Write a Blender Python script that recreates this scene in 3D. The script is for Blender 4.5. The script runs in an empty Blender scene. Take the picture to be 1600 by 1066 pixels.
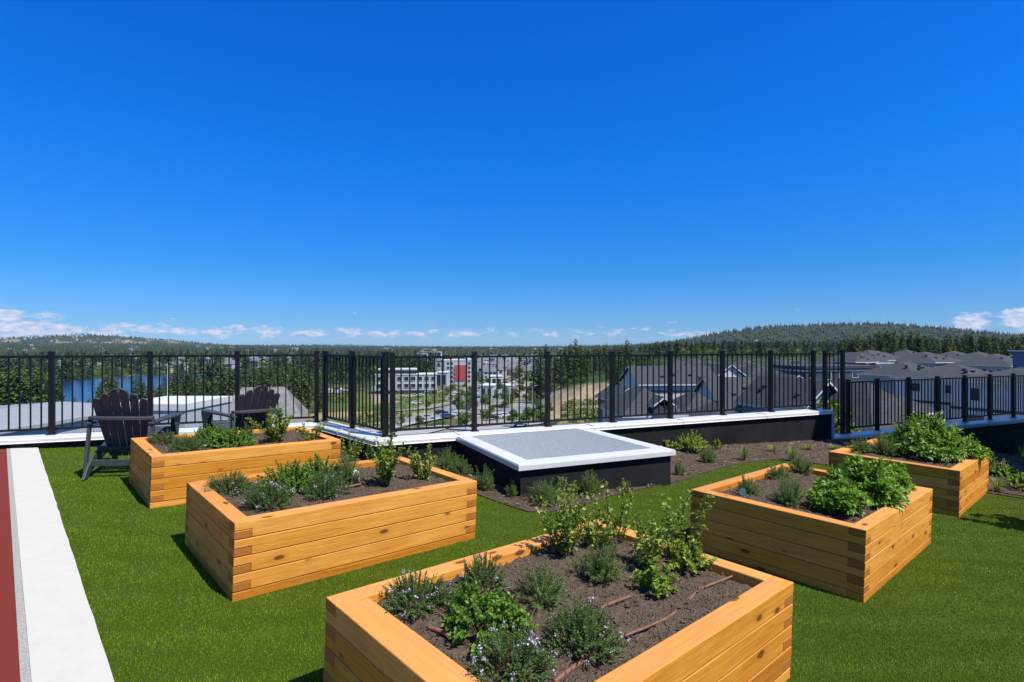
import bpy, math, random
import numpy as np
from mathutils import Matrix, Vector
rnd = random.Random(7)
R = math.radians
SC = bpy.context.scene
COL = SC.collection

# ------------------------------------------------------------------ camera, sky, sun, exposure
F, CY, HC = 869.0, 541.0, 1.56            # focal length and horizon row in photo pixels, eye height above the deck
ROLL = R(1.95)                            # the roof deck falls to the right for drainage
cam_d = bpy.data.cameras.new('camera'); cam = bpy.data.objects.new('camera', cam_d); COL.objects.link(cam)
cam.location = (0, 0, HC); cam.rotation_euler = (R(90), 0, 0)
cam_d.sensor_width = 36; cam_d.lens = 36 * F / 1600; cam_d.shift_y = (CY - 533) / 1600
cam_d.clip_start = 0.05; cam_d.clip_end = 60000
SC.camera = cam
SUN = Vector((0.50, -0.35, 1.0)).normalized()
SUN_EL = math.asin(SUN.z); SUN_ROT = math.atan2(SUN.x, SUN.y)
SC.view_settings.view_transform = 'Standard'; SC.view_settings.look = 'None'
SC.view_settings.exposure = 0.55; SC.view_settings.gamma = 1
SC.cycles.use_denoising = True
SC.cycles.volume_bounces = 0; SC.cycles.max_bounces = 8; SC.cycles.transparent_max_bounces = 8
sd = bpy.data.lights.new('sun', 'SUN'); so = bpy.data.objects.new('sun', sd); COL.objects.link(so)
sd.energy = 4.7; sd.angle = R(0.5); sd.color = (1, 0.95, 0.87)
so.rotation_euler = SUN.to_track_quat('Z', 'Y').to_euler()

def world():
    w = bpy.data.worlds.new('World'); SC.world = w; w.use_nodes = True
    nt = w.node_tree; n = nt.nodes; l = nt.links; n.clear()
    out = n.new('ShaderNodeOutputWorld'); bg = n.new('ShaderNodeBackground'); l.new(bg.outputs[0], out.inputs[0])
    sky = n.new('ShaderNodeTexSky'); sky.sky_type = 'NISHITA'; sky.sun_disc = False
    sky.sun_elevation = SUN_EL; sky.sun_rotation = SUN_ROT; sky.altitude = 100; sky.air_density = 1.0; sky.dust_density = 0.3; sky.ozone_density = 2.5
    def M(op, a, b=None, c=None, clamp=False):
        m = n.new('ShaderNodeMath'); m.operation = op; m.use_clamp = clamp
        for i, x in enumerate((a, b, c)):
            if x is None: continue
            if isinstance(x, (int, float)): m.inputs[i].default_value = x
            else: l.new(x, m.inputs[i])
        return m.outputs[0]
    tc = n.new('ShaderNodeTexCoord'); sp = n.new('ShaderNodeSeparateXYZ'); l.new(tc.outputs['Generated'], sp.inputs[0])
    X, Y, Z = sp.outputs
    # air tint: the photographed sky is a deeper, polarised blue than the raw model; the unseen zenith is paled to take blue out of shade
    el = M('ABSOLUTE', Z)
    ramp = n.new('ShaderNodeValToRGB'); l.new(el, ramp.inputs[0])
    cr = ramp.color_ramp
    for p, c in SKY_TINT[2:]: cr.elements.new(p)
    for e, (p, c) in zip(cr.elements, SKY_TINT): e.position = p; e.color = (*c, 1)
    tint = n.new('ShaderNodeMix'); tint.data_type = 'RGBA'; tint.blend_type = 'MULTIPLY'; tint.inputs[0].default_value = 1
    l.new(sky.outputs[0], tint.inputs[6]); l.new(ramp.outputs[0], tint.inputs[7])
    # low cumulus far away along the horizon
    az = M('ARCTAN2', X, Y)
    cv = n.new('ShaderNodeCombineXYZ'); l.new(M('MULTIPLY', az, 24.0), cv.inputs[0]); l.new(M('MULTIPLY', Z, 62.0), cv.inputs[1])
    nz = n.new('ShaderNodeTexNoise'); nz.inputs['Scale'].default_value = 1.25; nz.inputs['Detail'].default_value = 7; nz.inputs['Roughness'].default_value = 0.62
    l.new(cv.outputs[0], nz.inputs['Vector'])
    def gauss(x, c, s):
        d = M('DIVIDE', M('SUBTRACT', x, c), s); return M('POWER', 2.718, M('MULTIPLY', M('MULTIPLY', d, d), -1.0))
    band = M('MULTIPLY', gauss(Z, 0.0225, 0.0125), M('MULTIPLY_ADD', az, -0.12, 0.185))
    left = M('MULTIPLY', gauss(az, -0.775, 0.075), gauss(Z, 0.034, 0.021))
    right = M('MULTIPLY', gauss(az, 0.745, 0.035), gauss(Z, 0.039, 0.013))
    right2 = M('MULTIPLY', gauss(az, 0.685, 0.02), gauss(Z, 0.033, 0.012))
    bias = M('ADD', M('MULTIPLY', left, 0.46), M('ADD', band, M('ADD', M('MULTIPLY', right, 0.40), M('MULTIPLY', right2, 0.33))))
    dens = M('MULTIPLY', M('SUBTRACT', M('ADD', nz.outputs[0], bias), 0.66), 8.0, clamp=True)
    dens = M('MULTIPLY', M('MULTIPLY', dens, M('MULTIPLY', M('SUBTRACT', 0.085, Z), 40.0, clamp=True)), M('MULTIPLY', M('SUBTRACT', Z, 0.004), 120.0, clamp=True))
    shade = n.new('ShaderNodeTexNoise'); shade.inputs['Scale'].default_value = 3.2; shade.inputs['Detail'].default_value = 5; l.new(cv.outputs[0], shade.inputs['Vector'])
    cc = n.new('ShaderNodeMix'); cc.data_type = 'RGBA'; l.new(M('MULTIPLY', M('SUBTRACT', shade.outputs[0], .32), 3.0, clamp=True), cc.inputs[0])
    cc.inputs[6].default_value = (*CLOUD_LO, 1); cc.inputs[7].default_value = (*CLOUD_HI, 1)
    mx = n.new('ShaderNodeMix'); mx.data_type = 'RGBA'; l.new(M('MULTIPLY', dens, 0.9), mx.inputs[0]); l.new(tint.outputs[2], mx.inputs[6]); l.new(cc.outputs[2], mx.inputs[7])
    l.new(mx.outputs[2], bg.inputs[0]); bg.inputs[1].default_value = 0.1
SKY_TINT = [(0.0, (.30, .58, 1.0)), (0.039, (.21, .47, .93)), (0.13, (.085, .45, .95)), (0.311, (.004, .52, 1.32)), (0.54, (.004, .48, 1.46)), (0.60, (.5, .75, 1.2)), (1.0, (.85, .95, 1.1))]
CLOUD_LO, CLOUD_HI = (2.6, 3.7, 5.6), (5.9, 5.7, 6.3)
world()

# ------------------------------------------------------------------ frames and helpers
CAMP = Vector((0, 0, HC))
DECK = Matrix.Translation(CAMP) @ Matrix.Rotation(ROLL, 4, 'Y') @ Matrix.Translation(-CAMP)
def back(x, y, z=0.0):
    "photo pixel -> point of the deck frame at height z above the deck"
    dx, dy = x - 800, y - 533
    X = dx * math.cos(ROLL) + dy * math.sin(ROLL); Y = -dx * math.sin(ROLL) + dy * math.cos(ROLL)
    d = F * (HC - z) / (533 + Y - CY)
    return Vector((X / F * d, d, z))
def at(x, y, d):
    "photo pixel at distance d -> world point"
    return Vector(((x - 800) / F * d, d, HC - (y - CY) / F * d))
def cutline(x, p, q):
    "where the sight line of photo column x crosses the ground line p-q"
    u = (x - 800) / F; dx, dy = q[0] - p[0], q[1] - p[1]
    t = (u * p[1] - p[0]) / (dx - u * dy)
    return Vector((p[0] + t * dx, p[1] + t * dy))

def props(o, label=None, cat=None, group=None, kind=None):
    if label: o['label'] = label
    if cat: o['category'] = cat
    if group: o['group'] = group
    if kind: o['kind'] = kind
    return o
def empty(name, mat, label, cat, group=None):
    o = bpy.data.objects.new(name, None); COL.objects.link(o); o.empty_display_size = .1
    o.matrix_world = mat
    return props(o, label, cat, group)
def deckmat(x, y, z=0, rz=0): return DECK @ Matrix.Translation((x, y, z)) @ Matrix.Rotation(rz, 4, 'Z')
def wmat(x, y, z, rz=0): return Matrix.Translation((x, y, z)) @ Matrix.Rotation(rz, 4, 'Z')
def copy_tree(o, parent=None):
    c = o.copy(); COL.objects.link(c)
    if parent: c.parent = parent
    for ch in list(o.children): copy_tree(ch, c)
    return c

class MB:
    "collects shapes and links them as one mesh object"
    def __init__(s): s.v = []; s.f = []; s.m = []; s.gv = []; s.tint = []
    def _add(s, vs, fs, m=0, gv=None, tint=None):
        o = len(s.v); s.v += [tuple(p) for p in vs]; s.f += [tuple(i + o for i in f) for f in fs]; s.m += [m] * len(fs)
        s.gv += [tuple(p) for p in (gv if gv is not None else vs)]
        s.tint += [tint if tint is not None else 0.5] * len(vs)
    def box(s, c, size, rot=None, m=0, axis=0, tint=None, skip=()):
        hx, hy, hz = size[0] / 2, size[1] / 2, size[2] / 2
        L = [Vector((sx * hx, sy * hy, sz * hz)) for sx in (-1, 1) for sy in (-1, 1) for sz in (-1, 1)]
        ro = (rnd.random() * 40, rnd.random() * 40, rnd.random() * 40)
        t = rnd.random() if tint is None else tint
        gv = [((p[axis]) + ro[0], p[(axis + 1) % 3] + ro[1], p[(axis + 2) % 3] + ro[2]) for p in L]
        M = rot if rot is not None else Matrix.Identity(3)
        vs = [M @ p + Vector(c) for p in L]
        fs = [(0, 1, 3, 2), (4, 6, 7, 5), (0, 4, 5, 1), (2, 3, 7, 6), (0, 2, 6, 4), (1, 5, 7, 3)]
        s._add(vs, [f for i, f in enumerate(fs) if i not in skip], m, gv, t)
        return s
    def b2(s, x0, x1, y0, y1, z0, z1, **k): return s.box(((x0 + x1) / 2, (y0 + y1) / 2, (z0 + z1) / 2), (x1 - x0, y1 - y0, z1 - z0), **k)
    def prism(s, poly, z0, z1, m=0, tint=None):
        n = len(poly); vs = [(p[0], p[1], z0) for p in poly] + [(p[0], p[1], z1) for p in poly]
        fs = [tuple(range(n))[::-1], tuple(range(n, 2 * n))] + [(i, (i + 1) % n, n + (i + 1) % n, n + i) for i in range(n)]
        s._add(vs, fs, m, None, tint); return s
    def plate(s, outline, M, th, m=0, tint=None):
        "outline in the local XZ plane, extruded th along local Y, placed by 4x4 M"
        n = len(outline)
        vs = [M @ Vector((p[0], -th / 2, p[1])) for p in outline] + [M @ Vector((p[0], th / 2, p[1])) for p in outline]
        fs = [tuple(range(n)), tuple(range(n, 2 * n))[::-1]] + [((i + 1) % n, i, n + i, n + (i + 1) % n) for i in range(n)]
        s._add(vs, fs, m, None, tint); return s
    def tube(s, pts, r, n=8, m=0, tint=None):
        pts = [Vector(p) for p in pts]; rr = r if hasattr(r, '__len__') else [r] * len(pts)
        vs = []; 
        for i, p in enumerate(pts):
            d = (pts[min(i + 1, len(pts) - 1)] - pts[max(i - 1, 0)]).normalized()
            a = d.cross(Vector((0, 0, 1)));  a = a if a.length > .05 else d.cross(Vector((1, 0, 0))); a.normalize(); b = d.cross(a)
            vs += [p + (a * math.cos(6.2832 * k / n) + b * math.sin(6.2832 * k / n)) * rr[i] for k in range(n)]
        fs = [(i * n + k, i * n + (k + 1) % n, (i + 1) * n + (k + 1) % n, (i + 1) * n + k) for i in range(len(pts) - 1) for k in range(n)]
        fs += [tuple(range(n))[::-1], tuple(range((len(pts) - 1) * n, len(pts) * n))]
        s._add(vs, fs, m, None, tint); return s
    def quad(s, vs, m=0, tint=None): s._add(vs, [tuple(range(len(vs)))], m, None, tint); return s
    def build(s, name, mats, parent=None, smooth=False, bevel=0, mat_world=None):
        me = bpy.data.meshes.new(name); me.from_pydata(s.v, [], s.f)
        for m in (mats if isinstance(mats, (list, tuple)) else [mats]): me.materials.append(m)
        me.polygons.foreach_set('material_index', s.m)
        if smooth: me.polygons.foreach_set('use_smooth', [True] * len(s.f))
        a = me.attributes.new('gv', 'FLOAT_VECTOR', 'POINT'); a.data.foreach_set('vector', np.array(s.gv, 'f').ravel())
        a = me.attributes.new('tint', 'FLOAT', 'POINT'); a.data.foreach_set('value', np.array(s.tint, 'f'))
        me.update()
        o = bpy.data.objects.new(name, me); COL.objects.link(o)
        if parent: o.parent = parent
        elif mat_world is not None: o.matrix_world = mat_world
        if bevel:
            b = o.modifiers.new('bevel', 'BEVEL'); b.width = bevel; b.segments = 2; b.limit_method = 'ANGLE'; b.angle_limit = R(40)
        return o
def npmesh(name, V, faces, mats, parent=None, tint=None, midx=None, smooth=False, mat_world=None, gcol=None):
    "V (n,3), faces: list of equal-size index arrays (k,3) or (k,4)"
    me = bpy.data.meshes.new(name)
    me.vertices.add(len(V)); me.vertices.foreach_set('co', np.asarray(V, 'f').ravel())
    loops = np.concatenate([f.ravel() for f in faces]); tot = np.concatenate([np.full(len(f), f.shape[1]) for f in faces])
    me.loops.add(len(loops)); me.loops.foreach_set('vertex_index', loops.astype('i'))
    me.polygons.add(len(tot)); me.polygons.foreach_set('loop_start', np.concatenate([[0], np.cumsum(tot)[:-1]]).astype('i'))
    if midx is not None: me.polygons.foreach_set('material_index', np.asarray(midx, 'i'))
    if smooth: me.polygons.foreach_set('use_smooth', np.ones(len(tot), bool))
    for m in (mats if isinstance(mats, (list, tuple)) else [mats]): me.materials.append(m)
    if tint is not None: a = me.attributes.new('tint', 'FLOAT', 'POINT'); a.data.foreach_set('value', np.asarray(tint, 'f'))
    if gcol is not None:
        a = me.attributes.new('gcol', 'FLOAT_VECTOR', 'POINT'); a.data.foreach_set('vector', np.asarray(gcol, 'f').ravel())
    me.update(calc_edges=True); me.validate()
    o = bpy.data.objects.new(name, me); COL.objects.link(o)
    if parent: o.parent = parent
    elif mat_world is not None: o.matrix_world = mat_world
    return o

# ------------------------------------------------------------------ materials
class NT:
    def __init__(s, name, rough=.6, spec=.5, metal=0):
        s.mat = bpy.data.materials.new(name); s.mat.use_nodes = True; s.t = s.mat.node_tree; s.n = s.t.nodes
        s.b = s.n['Principled BSDF']; s.b.inputs['Roughness'].default_value = rough; s.b.inputs['Specular IOR Level'].default_value = spec; s.b.inputs['Metallic'].default_value = metal
    def link(s, a, b): s.t.links.new(a, b)
    def attr(s, nm, out='Vector'): a = s.n.new('ShaderNodeAttribute'); a.attribute_name = nm; return a.outputs[out]
    def coord(s, w='Object'): return s.n.new('ShaderNodeTexCoord').outputs[w]
    def mapping(s, v, scale=(1, 1, 1), loc=(0, 0, 0)):
        m = s.n.new('ShaderNodeMapping'); m.inputs['Scale'].default_value = scale; m.inputs['Location'].default_value = loc; s.link(v, m.inputs[0]); return m.outputs[0]
    def noise(s, v, scale, detail=4, rough=.55, dist=0):
        t = s.n.new('ShaderNodeTexNoise'); t.inputs['Scale'].default_value = scale; t.inputs['Detail'].default_value = detail
        t.inputs['Roughness'].default_value = rough; t.inputs['Distortion'].default_value = dist
        if v is not None: s.link(v, t.inputs['Vector'])
        return t.outputs['Fac']
    def voro(s, v, scale, out='Distance', feat='F1'):
        t = s.n.new('ShaderNodeTexVoronoi'); t.feature = feat; t.inputs['Scale'].default_value = scale; s.link(v, t.inputs['Vector']); return t.outputs[out]
    def math(s, op, a, b=0.0, clamp=False):
        m = s.n.new('ShaderNodeMath'); m.operation = op; m.use_clamp = clamp
        for i, x in enumerate((a, b)):
            if isinstance(x, (int, float)): m.inputs[i].default_value = x
            else: s.link(x, m.inputs[i])
        return m.outputs[0]
    def ramp(s, f, stops):
        r = s.n.new('ShaderNodeValToRGB'); s.link(f, r.inputs[0]); cr = r.color_ramp
        for p, c in stops[2:]: cr.elements.new(p)
        for e, (p, c) in zip(cr.elements, stops): e.position = p; e.color = (*c, 1) if len(c) == 3 else c
        return r.outputs[0]
    def mix(s, f, a, b, mode='MIX'):
        m = s.n.new('ShaderNodeMix'); m.data_type = 'RGBA'; m.blend_type = mode
        for i, x in ((0, f), (6, a), (7, b)):
            if isinstance(x, (int, float)): m.inputs[i].default_value = x
            elif isinstance(x, tuple): m.inputs[i].default_value = (*x, 1)
            else: s.link(x, m.inputs[i])
        return m.outputs[2]
    def color(s, c):
        if isinstance(c, tuple): s.b.inputs['Base Color'].default_value = (*c, 1)
        else: s.link(c, s.b.inputs['Base Color'])
    def bump(s, h, strength=.3, dist=.01):
        b = s.n.new('ShaderNodeBump'); b.inputs['Strength'].default_value = strength; b.inputs['Distance'].default_value = dist; s.link(h, b.inputs['Height']); s.link(b.outputs[0], s.b.inputs['Normal'])
    def translucent(s, colsock, fac):
        tr = s.n.new('ShaderNodeBsdfTranslucent'); mx = s.n.new('ShaderNodeMixShader'); mx.inputs[0].default_value = fac
        s.link(colsock, tr.inputs[0]); s.link(s.b.outputs[0], mx.inputs[1]); s.link(tr.outputs[0], mx.inputs[2]); s.link(mx.outputs[0], s.n['Material Output'].inputs[0])
MAT = {}
def simple(name, c, rough=.6, var=.08, scale=3, spec=.5, metal=0, bump=0, bscale=60):
    t = NT(name, rough, spec, metal); v = t.coord()
    n = t.noise(v, scale, 5)
    lo = tuple(max(0, x * (1 - var * 1.6)) for x in c); hi = tuple(min(1, x * (1 + var)) for x in c)
    t.color(t.ramp(n, [(.3, lo), (.7, hi)]))
    if bump: t.bump(t.noise(v, bscale, 3), bump, .005)
    MAT[name] = t.mat; return t.mat
def leaf_mat(name, a, b, c, tr=.3, rough=.5):
    t = NT(name, rough, .35); col = t.ramp(t.attr('tint', 'Fac'), [(0, a), (.55, b), (1, c)]); t.color(col)
    if tr: t.translucent(t.mix(.5, col, (min(1, b[0] * 1.6), min(1, b[1] * 1.6), b[2])), tr)
    MAT[name] = t.mat; return t.mat

def materials():
    # cedar timbers
    t = NT('cedar', .72, .18); gv = t.attr('gv'); tint = t.attr('tint', 'Fac')
    g = t.noise(t.mapping(gv, (1.0, 26, 26)), 2.4, 7, .68, .9); g2 = t.math('MULTIPLY', t.math('SUBTRACT', t.noise(t.mapping(gv, (2.2, 150, 150)), 1.6, 4, .6, .4), .43), 4.0, True)
    col = t.ramp(g, [(.28, (.43, .145, .014)), (.46, (.62, .245, .022)), (.60, (.70, .31, .036)), (.75, (.78, .385, .065))])
    col = t.mix(t.math('MULTIPLY', g2, .42), col, (.40, .15, .022))
    big = t.noise(t.mapping(gv, (1.6, 4, 4)), 1.6, 3)
    col = t.mix(t.math('MULTIPLY', t.math('SUBTRACT', big, .45, True), 1.4, True), col, (.78, .37, .06))
    col = t.mix(.9, col, t.ramp(tint, [(0, (.62, .48, .33)), (.28, (.88, .79, .62)), (.6, (1, .98, 1.05)), (1, (1.10, 1.17, 1.9))]), 'MULTIPLY')
    kv = t.mapping(gv, (5.5, 13, 13)); k = t.voro(kv, 1.0); kc = t.voro(kv, 1.0, 'Color')
    sep = t.n.new('ShaderNodeSeparateColor'); t.link(kc, sep.inputs[0])
    pick = t.math('LESS_THAN', sep.outputs[0], .26)
    knot = t.math('MULTIPLY', t.math('MULTIPLY', t.math('SUBTRACT', .23, k), 14, True), pick)
    halo = t.math('MULTIPLY', t.math('MULTIPLY', t.math('SUBTRACT', .55, k), 2.4, True), pick)
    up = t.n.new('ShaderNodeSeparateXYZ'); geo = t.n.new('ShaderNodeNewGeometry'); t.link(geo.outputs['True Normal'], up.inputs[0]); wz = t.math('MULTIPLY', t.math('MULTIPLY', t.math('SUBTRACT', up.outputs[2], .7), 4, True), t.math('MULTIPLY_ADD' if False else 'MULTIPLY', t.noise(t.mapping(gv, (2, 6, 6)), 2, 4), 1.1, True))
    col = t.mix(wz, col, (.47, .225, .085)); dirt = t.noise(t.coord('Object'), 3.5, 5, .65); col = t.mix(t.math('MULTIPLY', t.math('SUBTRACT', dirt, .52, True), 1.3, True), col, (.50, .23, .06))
    col = t.mix(t.math('MULTIPLY', halo, .45), col, (.45, .16, .02)); col = t.mix(t.math('MULTIPLY', knot, .85), col, (.10, .03, .008))
    t.color(col); t.bump(g2, .3, .002); MAT['cedar'] = t.mat
    # end grain: same timber cut across
    t = NT('cedar_end', .7, .25); gv = t.attr('gv'); ring = t.n.new('ShaderNodeTexWave'); ring.wave_type = 'RINGS'; ring.inputs['Scale'].default_value = 70; ring.inputs['Distortion'].default_value = 2.5; t.link(gv, ring.inputs[0])
    t.color(t.mix(t.math('MULTIPLY', t.noise(gv, 40, 4), .6), t.ramp(ring.outputs['Fac'], [(0, (.33, .11, .015)), (1, (.41, .15, .022))]), (.38, .14, .024))); MAT['cedar_end'] = t.mat
    # soil and mulch
    t = NT('soil', .95, .1); v = t.coord(); n1 = t.noise(v, 45, 6, .7); n2 = t.voro(v, 120)
    col = t.ramp(n1, [(.3, (.055, .039, .027)), (.55, (.125, .091, .064)), (.8, (.23, .18, .135))]); t.color(t.mix(t.math('MULTIPLY', t.noise(v, 3, 3), .5), col, (.10, .077, .058))); t.bump(t.math('ADD', n1, n2), .9, .012); MAT['soil'] = t.mat
    leaf_mat('mulch_chip', (0.045, 0.03, 0.021), (0.115, 0.08, 0.058), (0.24, 0.19, 0.15), 0, .9)
    t = NT('mulch', .95, .1); v = t.coord(); n1 = t.noise(v, 60, 6, .7); t.color(t.ramp(n1, [(.3, (.045, .032, .024)), (.6, (.115, .082, .060)), (.85, (.21, .165, .13))])); t.bump(n1, 1, .02); MAT['mulch'] = t.mat
    # turf
    t = NT('turf_base', .9, .15); v = t.coord(); n1 = t.noise(v, 160, 3, .7); n2 = t.noise(v, 1.3, 3)
    t.color(t.mix(t.math('MULTIPLY', n2, .6), t.ramp(n1, [(.3, (.022, .036, .002)), (.7, (.060, .085, .005))]), (.05, .09, .008))); t.bump(n1, .8, .01); MAT['turf_base'] = t.mat
    t = NT('turf_blade', .5, .25); a = t.attr('tint', 'Fac'); col = t.ramp(a, [(0, (.064, .115, .004)), (.5, (.160, .25, .008)), (.85, (.24, .325, .018)), (1, (.40, .40, .10))])
    big = t.noise(t.coord(), 1.1, 4); col = t.mix(.55, col, t.ramp(big, [(.3, (.70, .80, .7)), (.7, (1.12, 1.08, 1.0))]), 'MULTIPLY'); t.color(col); t.translucent(col, .25); MAT['turf_blade'] = t.mat
    # deck surfaces
    t = NT('white_gravel', .9, .2); v = t.coord(); n1 = t.noise(v, 9, 6, .65); n2 = t.noise(v, 220, 3)
    col = t.ramp(n1, [(.25, (.45, .435, .385)), (.7, (.49, .475, .42))]); t.color(t.mix(t.math('MULTIPLY', n2, .25), col, (.40, .385, .34))); t.bump(n2, .5, .004); MAT['white_gravel'] = t.mat
    t = NT('red_rubber', .9, .15); v = t.coord(); n1 = t.noise(v, 300, 3, .7); n2 = t.noise(v, 2, 4)
    col = t.ramp(n1, [(.3, (.10, .015, .010)), (.7, (.205, .036, .025))]); t.color(t.mix(t.math('MULTIPLY', n2, .5), col, (.145, .024, .016))); t.bump(n1, .6, .004); MAT['red_rubber'] = t.mat
    simple('concrete_edge', (.30, .29, .26), .9, .25, 120)
    # membrane, flashing
    t = NT('membrane', .8, .18); v = t.coord(); n1 = t.noise(v, 3, 5); n2 = t.noise(v, 260, 2); s2 = t.noise(t.mapping(v, (14, 14, .6)), 1, 4)
    col = t.ramp(n1, [(.3, (.009, .0095, .010)), (.7, (.018, .0185, .020))]); col = t.mix(t.math('MULTIPLY', t.math('SUBTRACT', s2, .62, True), .5), col, (.12, .12, .12)); t.color(col); t.bump(n2, .5, .003); MAT['membrane'] = t.mat
    simple('flashing', (.60, .59, .555), .32, .03, 4, .5)
    simple('flashing_fold', (.55, .56, .58), .4, .05, 4)
    simple('galvanised', (.50, .53, .54), .5, .12, 25, .5, .15)
    simple('vent_dark', (.19, .215, .225), .8, .2, 30)
    t = NT('black_metal', .42, .28); n = t.noise(t.coord(), 30, 3); t.color(t.ramp(n, [(.3, (.005, .0055, .0065)), (.7, (.009, .0095, .011))])); t.bump(t.noise(t.coord(), 400, 2), .05, .002); MAT['black_metal'] = t.mat
    t = NT('chair_plastic', .5, .35); v = t.coord(); n = t.noise(t.mapping(v, (60, 60, 4)), 1.2, 4); t.color(t.ramp(n, [(.3, (.036, .038, .043)), (.7, (.055, .058, .064))])); t.bump(n, .12, .002); MAT['chair_plastic'] = t.mat
    simple('hose', (.20, .085, .052), .6, .2, 30); simple('hose_pale', (.55, .50, .44), .8, .15, 30); simple('tag_teal', (.10, .20, .22), .5); simple('stone_white', (.72, .70, .66), .85, .2, 30)
    leaf_mat('thyme', (0.0403, 0.0819, 0.0169), (0.0906, 0.1638, 0.0339), (0.1713, 0.2457, 0.0605)); leaf_mat('oregano', (0.0644, 0.1333, 0.014), (0.1196, 0.2274, 0.022), (0.2208, 0.345, 0.04))
    leaf_mat('mint', (0.075, 0.16, 0.014), (0.15, 0.275, 0.026), (0.25, 0.4, 0.05), .3, .42); leaf_mat('rosemary', (0.0562, 0.105, 0.0278), (0.1406, 0.2188, 0.0569), (0.3, 0.3675, 0.1265))
    leaf_mat('currant', (0.0965, 0.154, 0.018), (0.2038, 0.29, 0.034), (0.3861, 0.435, 0.06)); leaf_mat('grassy', (0.07, 0.117, 0.02), (0.182, 0.247, 0.045), (0.504, 0.494, 0.14)); leaf_mat('juniper', (0.0144, 0.036, 0.014), (0.0264, 0.06, 0.022), (0.06, 0.096, 0.035), .1)
    leaf_mat('flower', (.38, .30, .48), (.52, .45, .62), (.70, .64, .74), .2); simple('stem_green', (.10, .15, .04), .7, .2); simple('stem_brown', (.12, .07, .04), .8, .2)
    # distance
    leaf_mat('needles', (0.0263, 0.0504, 0.0135), (0.0525, 0.0891, 0.0195), (0.1137, 0.1434, 0.03), .1, .7); leaf_mat('needles_olive', (0.0384, 0.0576, 0.013), (0.0883, 0.108, 0.0216), (0.1632, 0.18, 0.0403), .1, .7); leaf_mat('broadleaf', (0.0539, 0.093, 0.0132), (0.1155, 0.1716, 0.022), (0.2156, 0.2574, 0.0385), .2, .6)
    leaf_mat('canopy', (0.0132, 0.0312, 0.0144), (0.0252, 0.0504, 0.0204), (0.0504, 0.0744, 0.0264), .05, .8); leaf_mat('canopy_olive', (0.0225, 0.04, 0.0125), (0.0425, 0.065, 0.0187), (0.075, 0.0975, 0.0275), .05, .8)  # darker than the needles: crown self-shadow is put into the colour
    leaf_mat('hill_canopy', (.010, .024, .012), (.019, .039, .017), (.038, .057, .022), .05, .8); leaf_mat('hill_canopy_olive', (.016, .029, .010), (.030, .047, .015), (.054, .07, .022), .05, .8)  # hill trees likewise: self-shadow darkening carried in the leaf colour
    simple('bark', (.10, .07, .05), .9, .3, 8)
    for nm, c, r in (('wall_white', (.52, .515, .49), .7), ('wall_grey', (.25, .27, .29), .7), ('wall_pale', (.36, .375, .385), .7), ('wall_blue', (.055, .10, .19), .6), ('wall_tan', (.45, .38, .27), .8), ('brick_red', (.34, .045, .045), .7), ('panel_orange', (.52, .12, .04), .6), ('wall_dark', (.045, .05, .055), .6), ('brick_brown', (.22, .09, .065), .8), ('fascia_white', (.55, .55, .53), .6), ('fascia_dark', (.04, .042, .045), .6), ('metal_roof_pale', (.30, .305, .30), .45), ('seam_grey', (.34, .36, .38), .5), ('roof_town', (.13, .13, .135), .8)):
        simple(nm, c, r, .06, 1.5)
    t = NT('shingles', .9, .2); v = t.coord(); br = t.n.new('ShaderNodeTexBrick'); br.inputs['Scale'].default_value = 1; br.inputs['Brick Width'].default_value = .33; br.inputs['Row Height'].default_value = .14; br.inputs['Mortar Size'].default_value = .008
    br.inputs['Color1'].default_value = (.042, .044, .047, 1); br.inputs['Color2'].default_value = (.062, .064, .068, 1); br.inputs['Mortar'].default_value = (.03, .03, .032, 1); t.link(v, br.inputs[0])
    t.color(t.mix(t.math('MULTIPLY', t.noise(v, .5, 4), .5), br.outputs[0], (.060, .063, .067))); MAT['shingles'] = t.mat
    t = NT('window_glass', .08, .6); t.color((.02, .028, .038)); MAT['window_glass'] = t.mat
    simple('asphalt', (.20, .20, .20), .95, .15, .3); simple('paving', (.30, .29, .28), .9, .1, .5); simple('line_paint', (.6, .6, .58), .8); simple('gravel_bank', (.185, .18, .175), .95, .16, .25, .2, 0, .5, 2); simple('rock_tan', (.30, .24, .165), .95, .35, .25, .2, 0, 1, .5)
    for nm, c in (('car_white', (.5, .5, .49)), ('car_black', (.012, .012, .014)), ('car_blue', (.03, .07, .20)), ('car_red', (.30, .02, .02)), ('car_silver', (.38, .39, .40)), ('car_grey', (.09, .095, .10))): simple(nm, c, .25, .02)
    simple('tyre', (.015, .015, .015), .9)
    t = NT('lake_water', .06, .6); v = t.coord(); t.color((.012, .055, .13)); t.bump(t.noise(v, .6, 4), .25, .6); MAT['lake_water'] = t.mat
    t = NT('terrain', .95, .1); g = t.attr('gcol'); v = t.coord(); n1 = t.noise(v, .09, 6, .7); n2 = t.noise(v, .7, 4)
    col = t.mix(.8, g, t.ramp(n1, [(.3, (.55, .60, .55)), (.7, (1.3, 1.22, 1.15))]), 'MULTIPLY'); t.color(t.mix(.5, col, t.ramp(n2, [(.3, (.7, .7, .7)), (.7, (1.2, 1.2, 1.2))]), 'MULTIPLY')); MAT['terrain'] = t.mat
materials()
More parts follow.
